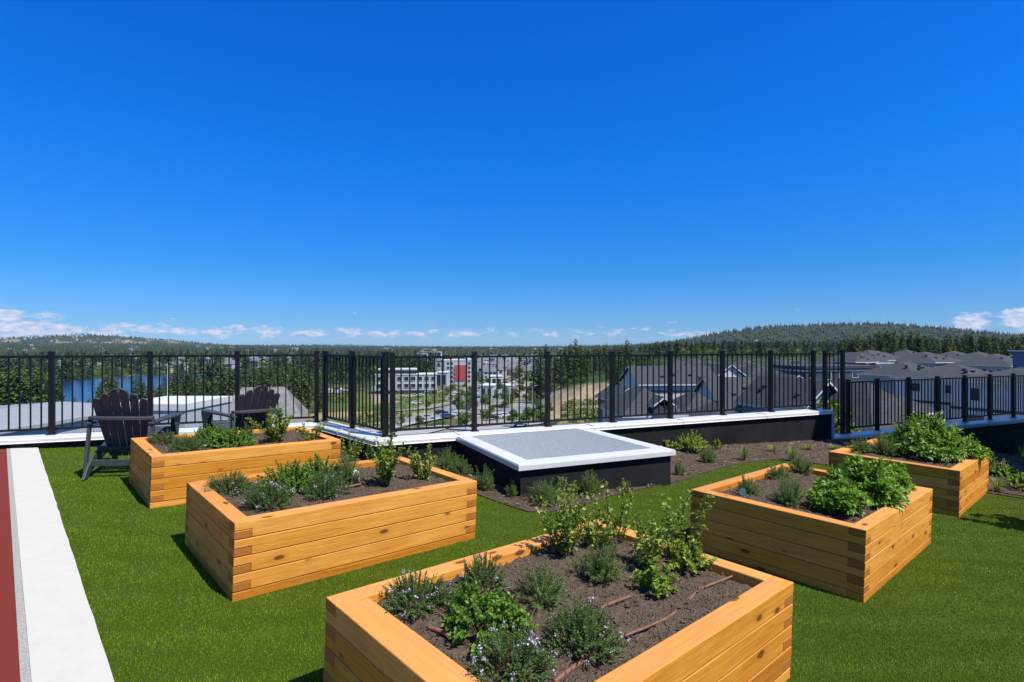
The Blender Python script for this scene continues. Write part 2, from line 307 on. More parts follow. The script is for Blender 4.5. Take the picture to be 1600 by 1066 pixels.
# ------------------------------------------------------------------ roof deck: turf, strip, court, mulch
TH = R(42.15); U = Vector((math.cos(TH), math.sin(TH), 0)); V = Vector((-math.sin(TH), math.cos(TH), 0))
PH = 0.465; ROW = PH / 9; TK = 0.10
PLANTERS = [  # near corner x, y, length, width
    (-3.177, 4.957, 1.782, 1.162), (-1.592, 3.267, 1.82, 1.195), (0.055, 1.475, 1.821, 1.212), (2.296, 3.542, 1.813, 1.228), (4.53, 5.567, 1.754, 1.208)]
def in_poly(px, py, poly):
    inside = np.zeros(px.shape, bool); n = len(poly)
    for i in range(n):
        x0, y0 = poly[i][:2]; x1, y1 = poly[(i + 1) % n][:2]
        c = ((y0 > py) != (y1 > py)) & (px < (x1 - x0) * (py - y0) / ((y1 - y0) + 1e-12) + x0); inside ^= c
    return inside
SD = Vector((0.678, -0.735, 0))                       # direction of the white strip
S_R = Vector((-5.986, 7.10, 0)); 
S_L = S_R - Vector((0.735, 0.678, 0)) * .272; SN = Vector((0.735, 0.678, 0))                        # across the strip, towards the turf
wid = (S_R - S_L).dot(SN)
MULCH = [back(*p) for p in ((650, 752), (700, 760), (746, 774), (790, 790), (822, 800), (850, 803), (900, 794), (950, 777), (1005, 764.5), (1055, 755), (1095, 741), (1136, 729), (1170, 723), (1205, 719), (1240, 721), (1290, 727))]
MULCH += [Vector((5.2, 7.1, 0)), Vector((5.95, 6.4, 0)), back(1545, 768), back(1600, 776.4), back(1700, 784), Vector((9.6, 8.5, 0)), Vector((9.6, 12.1, 0)), Vector((5.4, 10.3, 0)), Vector((-1.56, 7.25, 0)), Vector((-2.75, 8.5, 0)), Vector((-2.6, 7.6, 0)), Vector((-2.2, 6.6, 0)), Vector((-1.3, 5.9, 0))]

ZC = 0.353
LB = (Vector((-6.763, 7.346)), Vector((-3.219, 8.742)))           # back edge of the cap, left run
DG = (Vector((-3.0, 8.89)), Vector((-1.69, 7.39)))
BK = (Vector((-0.533, 7.846)), Vector((5.745, 10.60)))
def isect(a, b, c, d):
    r = b - a; s = d - c; t = ((c - a).x * s.y - (c - a).y * s.x) / (r.x * s.y - r.y * s.x); return a + r * t
Q0 = LB[0] - (LB[1] - LB[0]).normalized() * 3; Q1 = isect(*LB, *DG); Q2 = isect(*DG, *BK); Q3 = cutline(1283, *BK); Q4 = Q3 + (BK[1] - BK[0]).normalized() * 9
def offs(pts, w):
    out = []
    for i, p in enumerate(pts):
        ds = [(pts[j + 1] - pts[j]).normalized() for j in (i - 1, i) if 0 <= j < len(pts) - 1]
        ns = [Vector((d.y, -d.x)) for d in ds]; nn = sum(ns, Vector((0, 0))); nn.normalize(); out.append(p + nn * w / nn.dot(ns[0]))
    return out
RUN = [Q0, Q1, Q2, Q3]
_o = offs([Q0, Q1, Q2, Q3, Q4], .06)
EDGE = [(-9, -4), (13.8, -4), tuple(_o[4]), tuple(_o[2]), tuple(_o[1]), tuple(_o[0])]
def deck():
    m = MB(); m.prism(EDGE, -.25, -.008); o = m.build('roof_deck', MAT['membrane'], mat_world=DECK); props(o, kind='structure')
    # fake grass: carpet backing and blades
    a = S_R - SD * 3; b = S_R + SD * 14
    base = MB(); base.quad([(p[0], p[1], 0) for p in EDGE]); props(base.build('turf_backing', MAT['turf_base'], mat_world=DECK), kind='structure')
    rs = np.random.RandomState(3)
    PX = []; 
    for d0, d1, dens in ((1.5, 3.2, 10000), (3.2, 4.4, 7000), (4.4, 6.0, 4200), (6.0, 9.3, 2300)):
        w = d1 * 1.2 + .5; n = int(2.6 * dens * (d1 - d0) * 2 * w); x = rs.uniform(-w, w, n); y = rs.uniform(d0, d1, n); PX.append(np.stack([x, y], 1))
    P = np.concatenate(PX)
    keep = ((P[:, 0] - S_R.x) * SN.x + (P[:, 1] - S_R.y) * SN.y > rs.uniform(-.012, .02, len(P))) & ~in_poly(P[:, 0], P[:, 1], MULCH)
    for (px, py, L, W) in PLANTERS:
        u = (P[:, 0] - px) * U.x + (P[:, 1] - py) * U.y; v = (P[:, 0] - px) * V.x + (P[:, 1] - py) * V.y
        keep &= ~((u > .0) & (u < L) & (v > 0) & (v < W))
    lim = P[:, 1] < np.where(P[:, 0] < -2.9, 9.98 + .394 * P[:, 0], 99); keep &= lim
    P = P[keep]; n = len(P)
    az = rs.uniform(0, 6.283, n); h = rs.uniform(.007, .0145, n); lean = rs.uniform(.0, .55, n) * h
    # the pile lies over to one side in brushed streaks
    fx = np.sin(P[:, 1] * 15 + 2.2 * np.sin(P[:, 0] * 1.9) + P[:, 0] * 2) * .5 + np.sin(P[:, 1] * 27 + 1.5 * np.sin(P[:, 0] * 3.1 + 1) - P[:, 0] * 3) * .4; brush = np.stack([fx * .001, fx * .0022 + .001], 1)
    wd = rs.uniform(.0010, .0018, n) * (1 + .22 * np.clip(P[:, 1] - 2.5, 0, 5))
    c, s = np.cos(az), np.sin(az); a2 = rs.uniform(0, 6.283, n)
    V0 = np.stack([P[:, 0] - c * wd, P[:, 1] - s * wd, np.full(n, .001)], 1); V1 = np.stack([P[:, 0] + c * wd, P[:, 1] + s * wd, np.full(n, .001)], 1)
    V2 = np.stack([P[:, 0] + np.cos(a2) * lean + brush[:, 0], P[:, 1] + np.sin(a2) * lean + brush[:, 1], h], 1)
    VV = np.stack([V0, V1, V2], 1).reshape(-1, 3); F3 = np.arange(3 * n).reshape(n, 3)
    tint = np.repeat(np.clip(rs.normal(.48, .2, n), 0, .95) + (rs.rand(n) > .985) * .3, 3)
    o = npmesh('turf', VV, [F3], MAT['turf_blade'], tint=np.clip(tint, 0, 1), mat_world=DECK); props(o, kind='stuff', label='green artificial grass between the planters', cat='grass')
    # white gravel-finish strip and red court
    m = MB(); n = 90; L = 15.0; top = []; bot = []
    for i in range(n + 1):
        t = -.45 + L * i / n
        pl = S_L + SD * t + SN * .001; pr = S_R + SD * t + SN * rnd.uniform(-.003, .003); top.append((pl, pr))
    for (a0, b0), (a1, b1) in zip(top, top[1:]):
        m.quad([(a0.x, a0.y, .016), (a1.x, a1.y, .016), (b1.x, b1.y, .016), (b0.x, b0.y, .016)])
        m.quad([(b0.x, b0.y, .016), (b1.x, b1.y, .016), (b1.x, b1.y, -.01), (b0.x, b0.y, -.01)])
        m.quad([(a1.x, a1.y, .016), (a0.x, a0.y, .016), (a0.x, a0.y, -.01), (a1.x, a1.y, -.01)])
    props(m.build('path_strip', MAT['white_gravel'], mat_world=DECK), kind='structure')
    m = MB(); e0 = S_L - SD * .6; e1 = S_L + SD * 14; w = SN * -.035
    m.quad([(e0 + w).to_tuple()[:2] + (.0148,), (e1 + w).to_tuple()[:2] + (.0148,), e1.to_tuple()[:2] + (.0148,), e0.to_tuple()[:2] + (.0148,)]); props(m.build('path_edging', MAT['concrete_edge'], mat_world=DECK), kind='structure')
    m = MB(); w2 = SN * -5
    m.quad([(e0 + w2).to_tuple()[:2] + (.010,), (e1 + w2).to_tuple()[:2] + (.010,), (e1 + w).to_tuple()[:2] + (.010,), (e0 + w).to_tuple()[:2] + (.010,)]); props(m.build('court_surface', MAT['red_rubber'], mat_world=DECK), kind='structure')
    # bark mulch bed
    m = MB(); m.prism([(p.x, p.y) for p in MULCH], -.006, .012); props(m.build('mulch_bed', MAT['mulch'], mat_world=DECK), kind='structure')
    n = 26000; x = rs.uniform(-3, 11, n); y = rs.uniform(4.6, 13, n); k = in_poly(x, y, MULCH) & (np.abs(x) < y); x, y = x[k], y[k]; n = len(x)
    l = rs.uniform(.015, .06, n); w = rs.uniform(.008, .020, n); az = rs.uniform(0, 6.283, n); tl = rs.uniform(-.5, .5, n); z = .014 + rs.rand(n) * .022
    d = np.stack([np.cos(az), np.sin(az), tl], 1); q = np.stack([-np.sin(az), np.cos(az), rs.uniform(-.5, .5, n)], 1); C = np.stack([x, y, z], 1)
    VV = np.stack([C - d * l[:, None] * .5 - q * w[:, None] * .5, C + d * l[:, None] * .5 - q * w[:, None] * .3, C + d * l[:, None] * .5 + q * w[:, None] * .5, C - d * l[:, None] * .5 + q * w[:, None] * .3], 1).reshape(-1, 3)
    o = npmesh('bark_chips', VV, [np.arange(4 * n).reshape(n, 4)], MAT['mulch_chip'], tint=np.repeat(rs.rand(n), 4), mat_world=DECK); props(o, kind='stuff', label='dark bark mulch chips in the planting bed', cat='mulch')
deck()

# ------------------------------------------------------------------ parapets (level in the world)
def parapets():
    inner = offs(RUN, .25); outer = offs(RUN, -.06); wi = offs(RUN, .215); wo = offs(RUN, -.03); lip = offs(RUN, .262); olip = offs(RUN, -.07)
    names = ['low black parapet wall with white cap behind the dark lounge chairs', 'short angled black parapet wall with white cap between the two corner posts', 'long black parapet wall with white cap beyond the grated vent box']
    for i in range(3):
        mid = (RUN[i] + RUN[i + 1]) / 2; root = empty('parapet_wall', wmat(mid.x, mid.y, -.2), names[i], 'wall', 'black parapet walls around the roof'); I = Matrix.Translation((-mid.x, -mid.y, .2))
        def loc(p, z): return (p.x - mid.x, p.y - mid.y, z + .2)
        m = MB(); a, b, c, d = wi[i], wi[i + 1], wo[i + 1], wo[i]
        if i < 2 or True:
            vs = [loc(p, z) for z in (-.75, ZC - .045) for p in (a, b, c, d)]
            m._add(vs, [(0, 3, 2, 1), (4, 5, 6, 7), (0, 1, 5, 4), (1, 2, 6, 5), (2, 3, 7, 6), (3, 0, 4, 7)])
        m.build('wall_face', MAT['membrane'], root)
        m = MB(); prof = [(lip[i], lip[i + 1], ZC - .06), (inner[i], inner[i + 1], ZC - .05), (inner[i], inner[i + 1], ZC - .014), (offs(RUN, .238)[i], offs(RUN, .238)[i + 1], ZC), (outer[i], outer[i + 1], ZC + .012), (outer[i], outer[i + 1], ZC - .05), (olip[i], olip[i + 1], ZC - .06)]
        vs = []
        for p, q, z in prof: vs += [loc(p, z), loc(q, z)]
        k = len(prof); fs = [(2 * j, 2 * j + 1, 2 * j + 3, 2 * j + 2) for j in range(k - 1)] + [(0, 2 * k - 2, 2 * k - 1, 1)] + [tuple(2 * j for j in range(k)), tuple(2 * j + 1 for j in range(k))[::-1]]
        m._add(vs, fs); m.build('cap_flashing', MAT['flashing'], root)
        # folded seams across the cap
        dirv = (RUN[i + 1] - RUN[i]); L = dirv.length; dirv.normalize(); nn = Vector((dirv.y, -dirv.x)); s = MB()
        for t in {0: (2.6, 5.0), 1: (1.0,), 2: (.95, 3.06, 4.75, 6.6)}[i]:
            if t > L - .2: continue
            p = RUN[i] + dirv * t; an = math.atan2(dirv.y, dirv.x)
            s.box(loc(p + nn * .085, ZC + .012), (.035, .31, .006), Matrix.Rotation(an, 3, 'Z') @ Matrix.Rotation(R(2.0), 3, 'X'))
            s.box(loc(p + nn * .254, ZC - .034), (.035, .006, .04), Matrix.Rotation(an, 3, 'Z'))
        if s.v: s.build('cap_seam', MAT['flashing'], root)
        if i == 2:
            e = MB(); an = math.atan2(dirv.y, dirv.x); p = Q3 + dirv * .012 + nn * .09; e.box(loc(p, -.02), (.022, .34, .70), Matrix.Rotation(an, 3, 'Z')); e.build('end_trim', MAT['flashing'], root)
    # low kerb further right, level with the deck
    d = (Q4 - Q3).normalized(); nn = Vector((d.y, -d.x)); an = math.atan2(d.y, d.x); mid = (Q3 + Q4) / 2; L = (Q4 - Q3).length - .04; zc = -.165
    root = empty('roof_kerb', wmat(mid.x, mid.y, zc, an), 'low white flashed roof edge under the shorter railing', 'kerb')
    m = MB(); m.box((0.02, -.08, -.03), (L, .30, .06)); m.box((0.02, -.236, -.045), (L, .012, .07)); m.build('cap_flashing', MAT['flashing'], root, bevel=.006)
    m = MB(); m.box((0.02, -.08, -.26), (L, .24, .40)); m.build('wall_face', MAT['membrane'], root)
parapets()

def vent_box():
    a = R(24.2); e1 = Vector((math.cos(a), math.sin(a), 0)); e2 = Vector((-math.sin(a), math.cos(a), 0)); Fc = Vector((.07, 5.67, 0)); W = 2.01
    back_in = offs(RUN, .266); l0, l1 = back_in[2], back_in[3]; p = isect(Fc.to_2d(), (Fc + e2).to_2d(), l0, l1); D = (p - Fc.to_2d()).length
    root = empty('roof_vent_box', wmat(Fc.x, Fc.y, ZC, a), 'square black roof vent box with white rim and steel grating top', 'vent box')
    fw = .185
    m = MB(); t = .06
    for (x0, x1, y0, y1) in ((.035, W - .035, .035, .035 + t), (.035, .035 + t, .035 + t, D - .01), (W - .035 - t, W - .035, .035 + t, D - .01)): m.b2(x0, x1, y0, y1, -.80, -.05)
    m.build('curb_wall', MAT['membrane'], root)
    m = MB()
    for sx in (0, 1):
        pts = [(0, 0), (fw, fw), (fw, D), (0, D)] if sx == 0 else [(W, 0), (W, D), (W - fw, D), (W - fw, fw)]
        m.prism(pts, -.052, -.002)
    m.prism([(0, 0), (W, 0), (W - fw, fw), (fw, fw)], -.054, .000)
    for (x0, x1, y0, y1) in ((-.008, W + .008, -.010, .0), (-.008, .0, .0, D), (W, W + .008, .0, D)): m.b2(x0, x1, y0, y1, -.068, -.012)
    m.build('rim', MAT['flashing'], root, bevel=.004)
    g = MB(); n = 56
    for i in range(n + 1):
        x = fw - .01 + (W - 2 * fw + .02) * i / n; g.b2(x - .0035, x + .0035, fw - .012, D, -.028, -.004, skip=(4,))
    k = 50
    for i in range(k + 1):
        y = fw - .008 + (D - fw) * i / k; g.b2(fw - .012, W - fw + .012, y - .003, y + .003, -.020, -.0055, skip=(4,))
    g.build('grating', MAT['galvanised'], root)
    m = MB(); m.b2(fw - .03, W - fw + .03, fw - .03, D, -.075, -.046); m.build('mesh_screen', MAT['vent_dark'], root)
vent_box()

# ------------------------------------------------------------------ railings
def railing(label, line, pxs, zc, z_top, z_bot, post_top, spacing=.112, gap_first=0, base=None, joints=()):
    pts = [cutline(x, *line) for x in pxs]; d = (pts[-1] - pts[0]).normalized(); an = math.atan2(d.y, d.x); rt = Matrix.Rotation(an, 3, 'Z')
    o0 = pts[0]; root = empty('metal_railing', wmat(o0.x, o0.y, zc, an), label, 'railing', 'black metal railings along the roof edge')
    ts = [(p - o0).dot(d) for p in pts]
    for i, t in enumerate(ts):
        zb = (base[i] if base else 0)
        m = MB(); m.b2(t - .032, t + .032, -.032, .032, zb, post_top - zc - .018); m.b2(t - .036, t + .036, -.036, .036, post_top - zc - .020, post_top - zc - .004)
        h = post_top - zc - .004; c = [(t - .036, -.036, h), (t + .036, -.036, h), (t + .036, .036, h), (t - .036, .036, h), (t, 0, h + .012)]; m._add(c, [(0, 1, 4), (1, 2, 4), (2, 3, 4), (3, 0, 4)])
        m.b2(t - .055, t + .055, -.055, .055, zb - .002, zb + .010)
        m.build('post', MAT['black_metal'], root, bevel=.003)
    for t0, t1 in zip(ts, ts[1:]):
        if t1 - t0 < .2: continue
        m = MB(); a, b = t0 + .034, t1 - .034
        for z in (z_top, z_bot):
            m.b2(a, b, -.016, .016, z - zc - .012, z - zc + .016)
            for e in (t0 + .045, t1 - .045): m.box((e, 0, z - zc), (.026, .036, .044))
        n = max(1, round((t1 - t0) / spacing))
        for k in range(1, n):
            x = t0 + (t1 - t0) * k / n; m.b2(x - .0082, x + .0082, -.0082, .0082, z_bot - zc + .016, z_top - zc - .012)
        m.build('railing_panel', MAT['black_metal'], root)
ZB = ZC + .011
railing('black picket railing behind the dark lounge chairs at the lawn', LB, [-75, 81, 235, 371, 494.5], ZB, 1.415, .437, 1.487)
railing('short angled black picket railing between the paired corner posts', DG, [507.5, 550.5, 602], ZB, 1.415, .437, 1.487)
railing('longest black picket railing on the tall parapet past the vent box', BK, [613.3, 741, 855.5, 956.5, 1047, 1128.7, 1204, 1270.8], ZB, 1.41, .44, 1.482)
railing('single tall black railing bay that drops beside the parapet end', BK, [1289, 1316.6], -.153, 1.41, .02, 1.482)
railing('shorter black picket railing on the low roof edge by the row houses', BK, [1325, 1370.5, 1419.6, 1464.7, 1507.4, 1547, 1583.6, 1617, 1648], -.153, .842, -.055, .905)

# ------------------------------------------------------------------ planters
SOIL_H = PH - .038
def planter(i, label):
    px, py, L, W = PLANTERS[i]; h = ROW; r2 = random.Random(i)
    root = empty('planter_box', deckmat(px, py, 0, TH), label, 'planter', 'cedar raised planter boxes on the lawn')
    def timber(m, x0, x1, y0, y1, z0, z1, axis, tint, g): 
        e = .0016; m.b2(x0, x1, y0, y1, z0 + e, z1 - e, axis=axis, tint=tint)
    # long sides own the even rows at the corners, short sides the odd rows (half-lapped 4x4 timbers)
    for y0, y1 in ((0, TK), (W - TK, W)):
        m = MB(); en = MB()
        for c in range(5):
            rows = [0] if c == 0 else [2 * c - 1, 2 * c]; t = r2.random(); w = r2.uniform(-.002, .002)
            if c == 0: timber(m, 0, L, y0 + w, y1 + w, -.04, h, 0, t, 0)
            else:
                # upper half runs through to the corner, lower half stops at the neighbours' ends
                ro = (r2.random() * 30, r2.random() * 30, r2.random() * 30); z0, zm, z1 = rows[0] * h + .0016, rows[1] * h, (rows[1] + 1) * h - .0016
                prof = [(0, zm), (TK, zm), (TK, z0), (L - TK, z0), (L - TK, zm), (L, zm), (L, z1), (0, z1)]
                n = 8; vs = [(x, y0 + w, z) for x, z in prof] + [(x, y1 + w, z) for x, z in prof]
                fs = [tuple(range(n)), tuple(range(n, 2 * n))[::-1]] + [((k + 1) % n, k, n + k, n + (k + 1) % n) for k in range(n)]
                m._add(vs, fs, 0, [(v[0] + ro[0], v[1] + ro[1], v[2] + ro[2]) for v in vs], t); m.m[-n + 5] = 1; m.m[-n + 7] = 1
        bevel_wall(m, root)
    for x0, x1 in ((0, TK), (L - TK, L)):
        m = MB()
        for c in range(4):
            rows = [2 * c + 1, 2 * c + 2]; t = r2.random(); w = r2.uniform(-.002, .002); ro = (r2.random() * 30, r2.random() * 30, r2.random() * 30)
            z0, zm, z1 = rows[0] * h + .0016, rows[1] * h - .0016, (rows[1] + 1) * h - .0016
            prof = [(0, z0), (W, z0), (W, zm), (W - TK, zm), (W - TK, z1), (TK, z1), (TK, zm), (0, zm)]; n = 8
            vs = [(x0 + w, y, z) for y, z in prof] + [(x1 + w, y, z) for y, z in prof]
            fs = [tuple(range(n))[::-1], tuple(range(n, 2 * n))] + [(k, (k + 1) % n, n + (k + 1) % n, n + k) for k in range(n)]
            m._add(vs, fs, 0, [(v[1] + ro[0], v[0] + ro[1], v[2] + ro[2]) for v in vs], t); m.m[-n + 1] = 1; m.m[-n + 7] = 1
        m.b2(x0, x1, TK, W - TK, -.04, h - .001, axis=1)
        bevel_wall(m, root)
    if i == 2:
        m = MB(); m.b2(TK + .005, TK + .05, TK, W - TK, .1, PH - .010, axis=1, tint=.9); m.build('inner_board', MAT['cedar'], root, bevel=.002)
    # soil: lumpy surface with crumbs
    rs = np.random.RandomState(40 + i); nx, ny = 90, 60; xs = np.linspace(TK - .01, L - TK + .01, nx); ys = np.linspace(TK - .01, W - TK + .01, ny)
    X, Y = np.meshgrid(xs, ys); Z = SOIL_H + .012 * np.sin(X * 7 + i) * np.sin(Y * 6 + 2 * i) + rs.normal(0, .0035, X.shape) + .008 * np.sin(X * 23 + Y * 17 + i) * np.sin(Y * 31 - X * 9)
    Z[0, :] -= .02; Z[-1, :] -= .02; Z[:, 0] -= .02; Z[:, -1] -= .02
    VV = np.stack([X, Y, Z], -1).reshape(-1, 3); idx = np.arange(nx * ny).reshape(ny, nx); FQ = np.stack([idx[:-1, :-1], idx[:-1, 1:], idx[1:, 1:], idx[1:, :-1]], -1).reshape(-1, 4)
    n = 2600; cx = rs.uniform(TK + .005, L - TK - .005, n); cy = rs.uniform(TK + .005, W - TK - .005, n); s = np.abs(rs.normal(0, .0045, n)) + .002
    zi = Z[np.clip(((cy - ys[0]) / (ys[1] - ys[0])).astype(int), 0, ny - 1), np.clip(((cx - xs[0]) / (xs[1] - xs[0])).astype(int), 0, nx - 1)]
    C = np.stack([cx, cy, zi + s * .4], 1); octv = np.array([(1, 0, 0), (0, 1, 0), (-1, 0, 0), (0, -1, 0), (0, 0, 1)], float)
    CV = (C[:, None, :] + octv[None] * s[:, None, None] * rs.uniform(.6, 1.3, (n, 5, 1))).reshape(-1, 3); o5 = np.array([(0, 1, 4), (1, 2, 4), (2, 3, 4), (3, 0, 4)])
    FT = (np.arange(n)[:, None, None] * 5 + o5[None]).reshape(-1, 3) + len(VV)
    npmesh('soil', np.concatenate([VV, CV]), [FQ, FT], MAT['soil'], root)
    return root
def bevel_wall(m, root):
    return m.build('side_wall', [MAT['cedar'], MAT['cedar_end']], root, bevel=.0045)
PL = [planter(0, 'farthest left cedar planter box next to the dark lounge chairs'), planter(1, 'cedar planter box with a tall leafy shrub, in front of the vent box'), planter(2, 'nearest cedar planter box, with flowering thyme and brown drip hoses'),
      planter(3, 'cedar planter box with a mint clump and teal plant tag, shaded side in view'), planter(4, 'farthest right cedar planter box with a mint mound by the low railing')]

# ------------------------------------------------------------------ lounge chairs
def chair_proto(label):
    root = empty('lounge_chair', Matrix.Identity(4), label, 'chair', 'dark slatted lounge chairs'); P = MAT['chair_plastic']
    # local axes: +Y is the way the chair faces, X across, Z up
    def plank(name, outline, M, th, bev=.005): m = MB(); m.plate(outline, M, th); return m.build(name, P, root, bevel=bev)
    W = .52
    for s in (-1, 1):
        x = s * (W / 2 + .012)
        # stringer: front leg top, running back and down to the ground
        side = [(-.50, 0), (-.40, .0), (-.36, .05), (.34, .30), (.40, .30), (.40, .385), (.30, .40), (-.30, .215), (-.42, .11)]
        plank('stringer', side, Matrix.Translation((x, 0, 0)) @ Matrix.Rotation(R(90), 4, 'Z'), .028)
        leg = [(.31, 0), (.42, 0), (.42, .56), (.31, .56)]
        plank('front_leg', leg, Matrix.Translation((s * (W / 2 + .042), 0, 0)) @ Matrix.Rotation(R(90), 4, 'Z'), .028)
        br = [(.43, .555), (.52, .555), (.50, .50), (.455, .44), (.44, .36), (.43, .36)]
        m = MB(); m.plate([(.20, .557), (.50, .557), (.485, .50), (.44, .42), (.425, .30), (.40, .30), (.34, .36), (.26, .49)], Matrix.Translation((s * (W / 2 + .074), 0, 0)) @ Matrix.Rotation(R(90), 4, 'Z'), .026); m.build('arm_bracket', P, root, bevel=.004)
        # back upright behind the arm
        up = [(-.40, .07), (-.345, .07), (-.275, .612), (-.33, .612)]
        plank('back_post', up, Matrix.Translation((s * (W / 2 + .040), 0, 0)) @ Matrix.Rotation(R(90), 4, 'Z'), .028)
        arm = [(s * a, b) for a, b in ((.262, -.36), (.318, -.36), (.33, -.1), (.372, .28), (.38, .40), (.358, .47), (.30, .48), (.256, .44), (.245, .2), (.255, -.1))]
        m = MB(); m.prism(arm if s > 0 else arm[::-1], .560, .586); m.build('armrest', P, root, bevel=.006)
    # seat slats
    for k in range(6):
        y = .40 - k * .088; z = .405 - (.40 - y) * .30
        m = MB(); m.box((0, y, z), (W + .055, .080, .024), Matrix.Rotation(R(16.5), 3, 'X')); m.build('seat_slat', P, root, bevel=.005)
    # fan back
    tilt = R(-24); 
    xs = [-2.5, -1.5, -.5, .5, 1.5, 2.5]; hts = [.655, .71, .745, .745, .71, .655]
    BM = Matrix.Translation((0, -.115, .235)) @ Matrix.Rotation(-tilt, 4, 'X')
    for xi, hh in zip(xs, hts):
        fan = R(2.25) * xi; w0, w1 = .0265, .0412; n = 8; out = [(-w0, -.06), (w0, -.06), (w1, hh - .03)]
        sgn = 1 if xi > 0 else -1
        for a in range(1, n):  # rounded top, dropping outwards
            t = a / n; xx = w1 - 2 * w1 * t; drop = .03 * (abs(xi) > .6)
            cx = xx * sgn
            zz = hh - .03 + math.sqrt(max(0, 1 - ((cx + w1 * (.95 if abs(xi) < .6 else .1)) / (w1 * (1.98 if abs(xi) < .6 else 1.12))) ** 2)) * (.075 if abs(xi) < .6 else .05)
            out.append((xx, max(zz, hh - .03)))
        out.append((-w1, hh - .03))
        M = BM @ Matrix.Translation((xi * .064, 0, 0)) @ Matrix.Rotation(fan, 4, 'Y')
        plank('back_slat', out, M, .022, .004)
    # curved rails behind the back
    def curve_rail(name, z, y0, half, bow, depth, th):
        n = 10; pts = []
        for k in range(n + 1): t = -1 + 2 * k / n; pts.append((t * half, y0 - bow * (1 - t * t) - depth * .5 * math.sqrt(max(.15, 1 - t ** 8))))
        for k in range(n, -1, -1): t = -1 + 2 * k / n; pts.append((t * half, y0 + depth * .5 - .0 * (1 - t * t)))
        m = MB(); m.prism(pts, z - th / 2, z + th / 2); m.build(name, P, root, bevel=.005)
    curve_rail('back_rail', .628, -.325, .305, .045, .085, .032)
    m = MB(); m.box((0, -.205, .27), (W, .03, .075), Matrix.Rotation(R(24), 3, 'X')); m.build('lower_rail', P, root, bevel=.004)
    m = MB(); m.box((0, .41, .345), (W + .055, .024, .085)); m.build('front_apron', P, root, bevel=.004)
    m = MB(); m.box((0, -.33, .145), (W, .026, .07)); m.build('rear_stretcher', P, root, bevel=.004)
    return root
ch = chair_proto('dark grey slatted lounge chair seen from behind, left of the planter')
def put_chair(o, x, y, face): o.matrix_world = DECK @ Matrix.Translation((x, y, .012)) @ Matrix.Rotation(face, 4, 'Z')
ch2 = copy_tree(ch); ch2['label'] = 'dark grey slatted lounge chair half hidden behind the planter shrub'
put_chair(ch, -4.28, 6.33, R(15)); put_chair(ch2, -3.42, 7.2, R(50))
# ------------------------------------------------------------------ plants
def leafset(P, D, N, L, W, fold=.25, wide=.45):
    S = np.cross(D, N); S /= np.linalg.norm(S, axis=1)[:, None] + 1e-9; Nn = np.cross(S, D)
    m = P + D * (L * wide)[:, None]; f = Nn * (W * fold)[:, None]
    V = np.stack([P, m + S * (W / 2)[:, None] + f, P + D * L[:, None] - Nn * (L * .10)[:, None], m - S * (W / 2)[:, None] + f], 1).reshape(-1, 3)
    i = np.arange(len(P))[:, None] * 4
    return V, np.concatenate([i + np.array([0, 1, 2]), i + np.array([0, 2, 3])], 1).reshape(-1, 3)
def unit(a): return a / (np.linalg.norm(a, axis=-1, keepdims=True) + 1e-9)
KINDS = {  # sprigs per m2 of dome, leaves, leaf length, width ratio, first leaf t, spread of leaf from stem, upright, colour
    'thyme': dict(n=1700, k=20, L=.013, W=.55, t0=.35, out=.9, up=.25, mat='thyme'),
    'oregano': dict(n=1000, k=14, L=.024, W=.78, t0=.45, out=1.1, up=.35, mat='oregano'),
    'mint': dict(n=400, k=11, L=.068, W=.52, t0=.45, out=1.05, up=.75, mat='mint'),
    'rosemary': dict(n=700, k=44, L=.024, W=.16, t0=.12, out=.75, up=.7, mat='rosemary'),
    'leafy': dict(n=380, k=14, L=.034, W=.8, t0=.3, out=1.1, up=.5, mat='currant'),
    'juniper': dict(n=420, k=34, L=.030, W=.22, t0=.2, out=.8, up=.1, mat='juniper')}
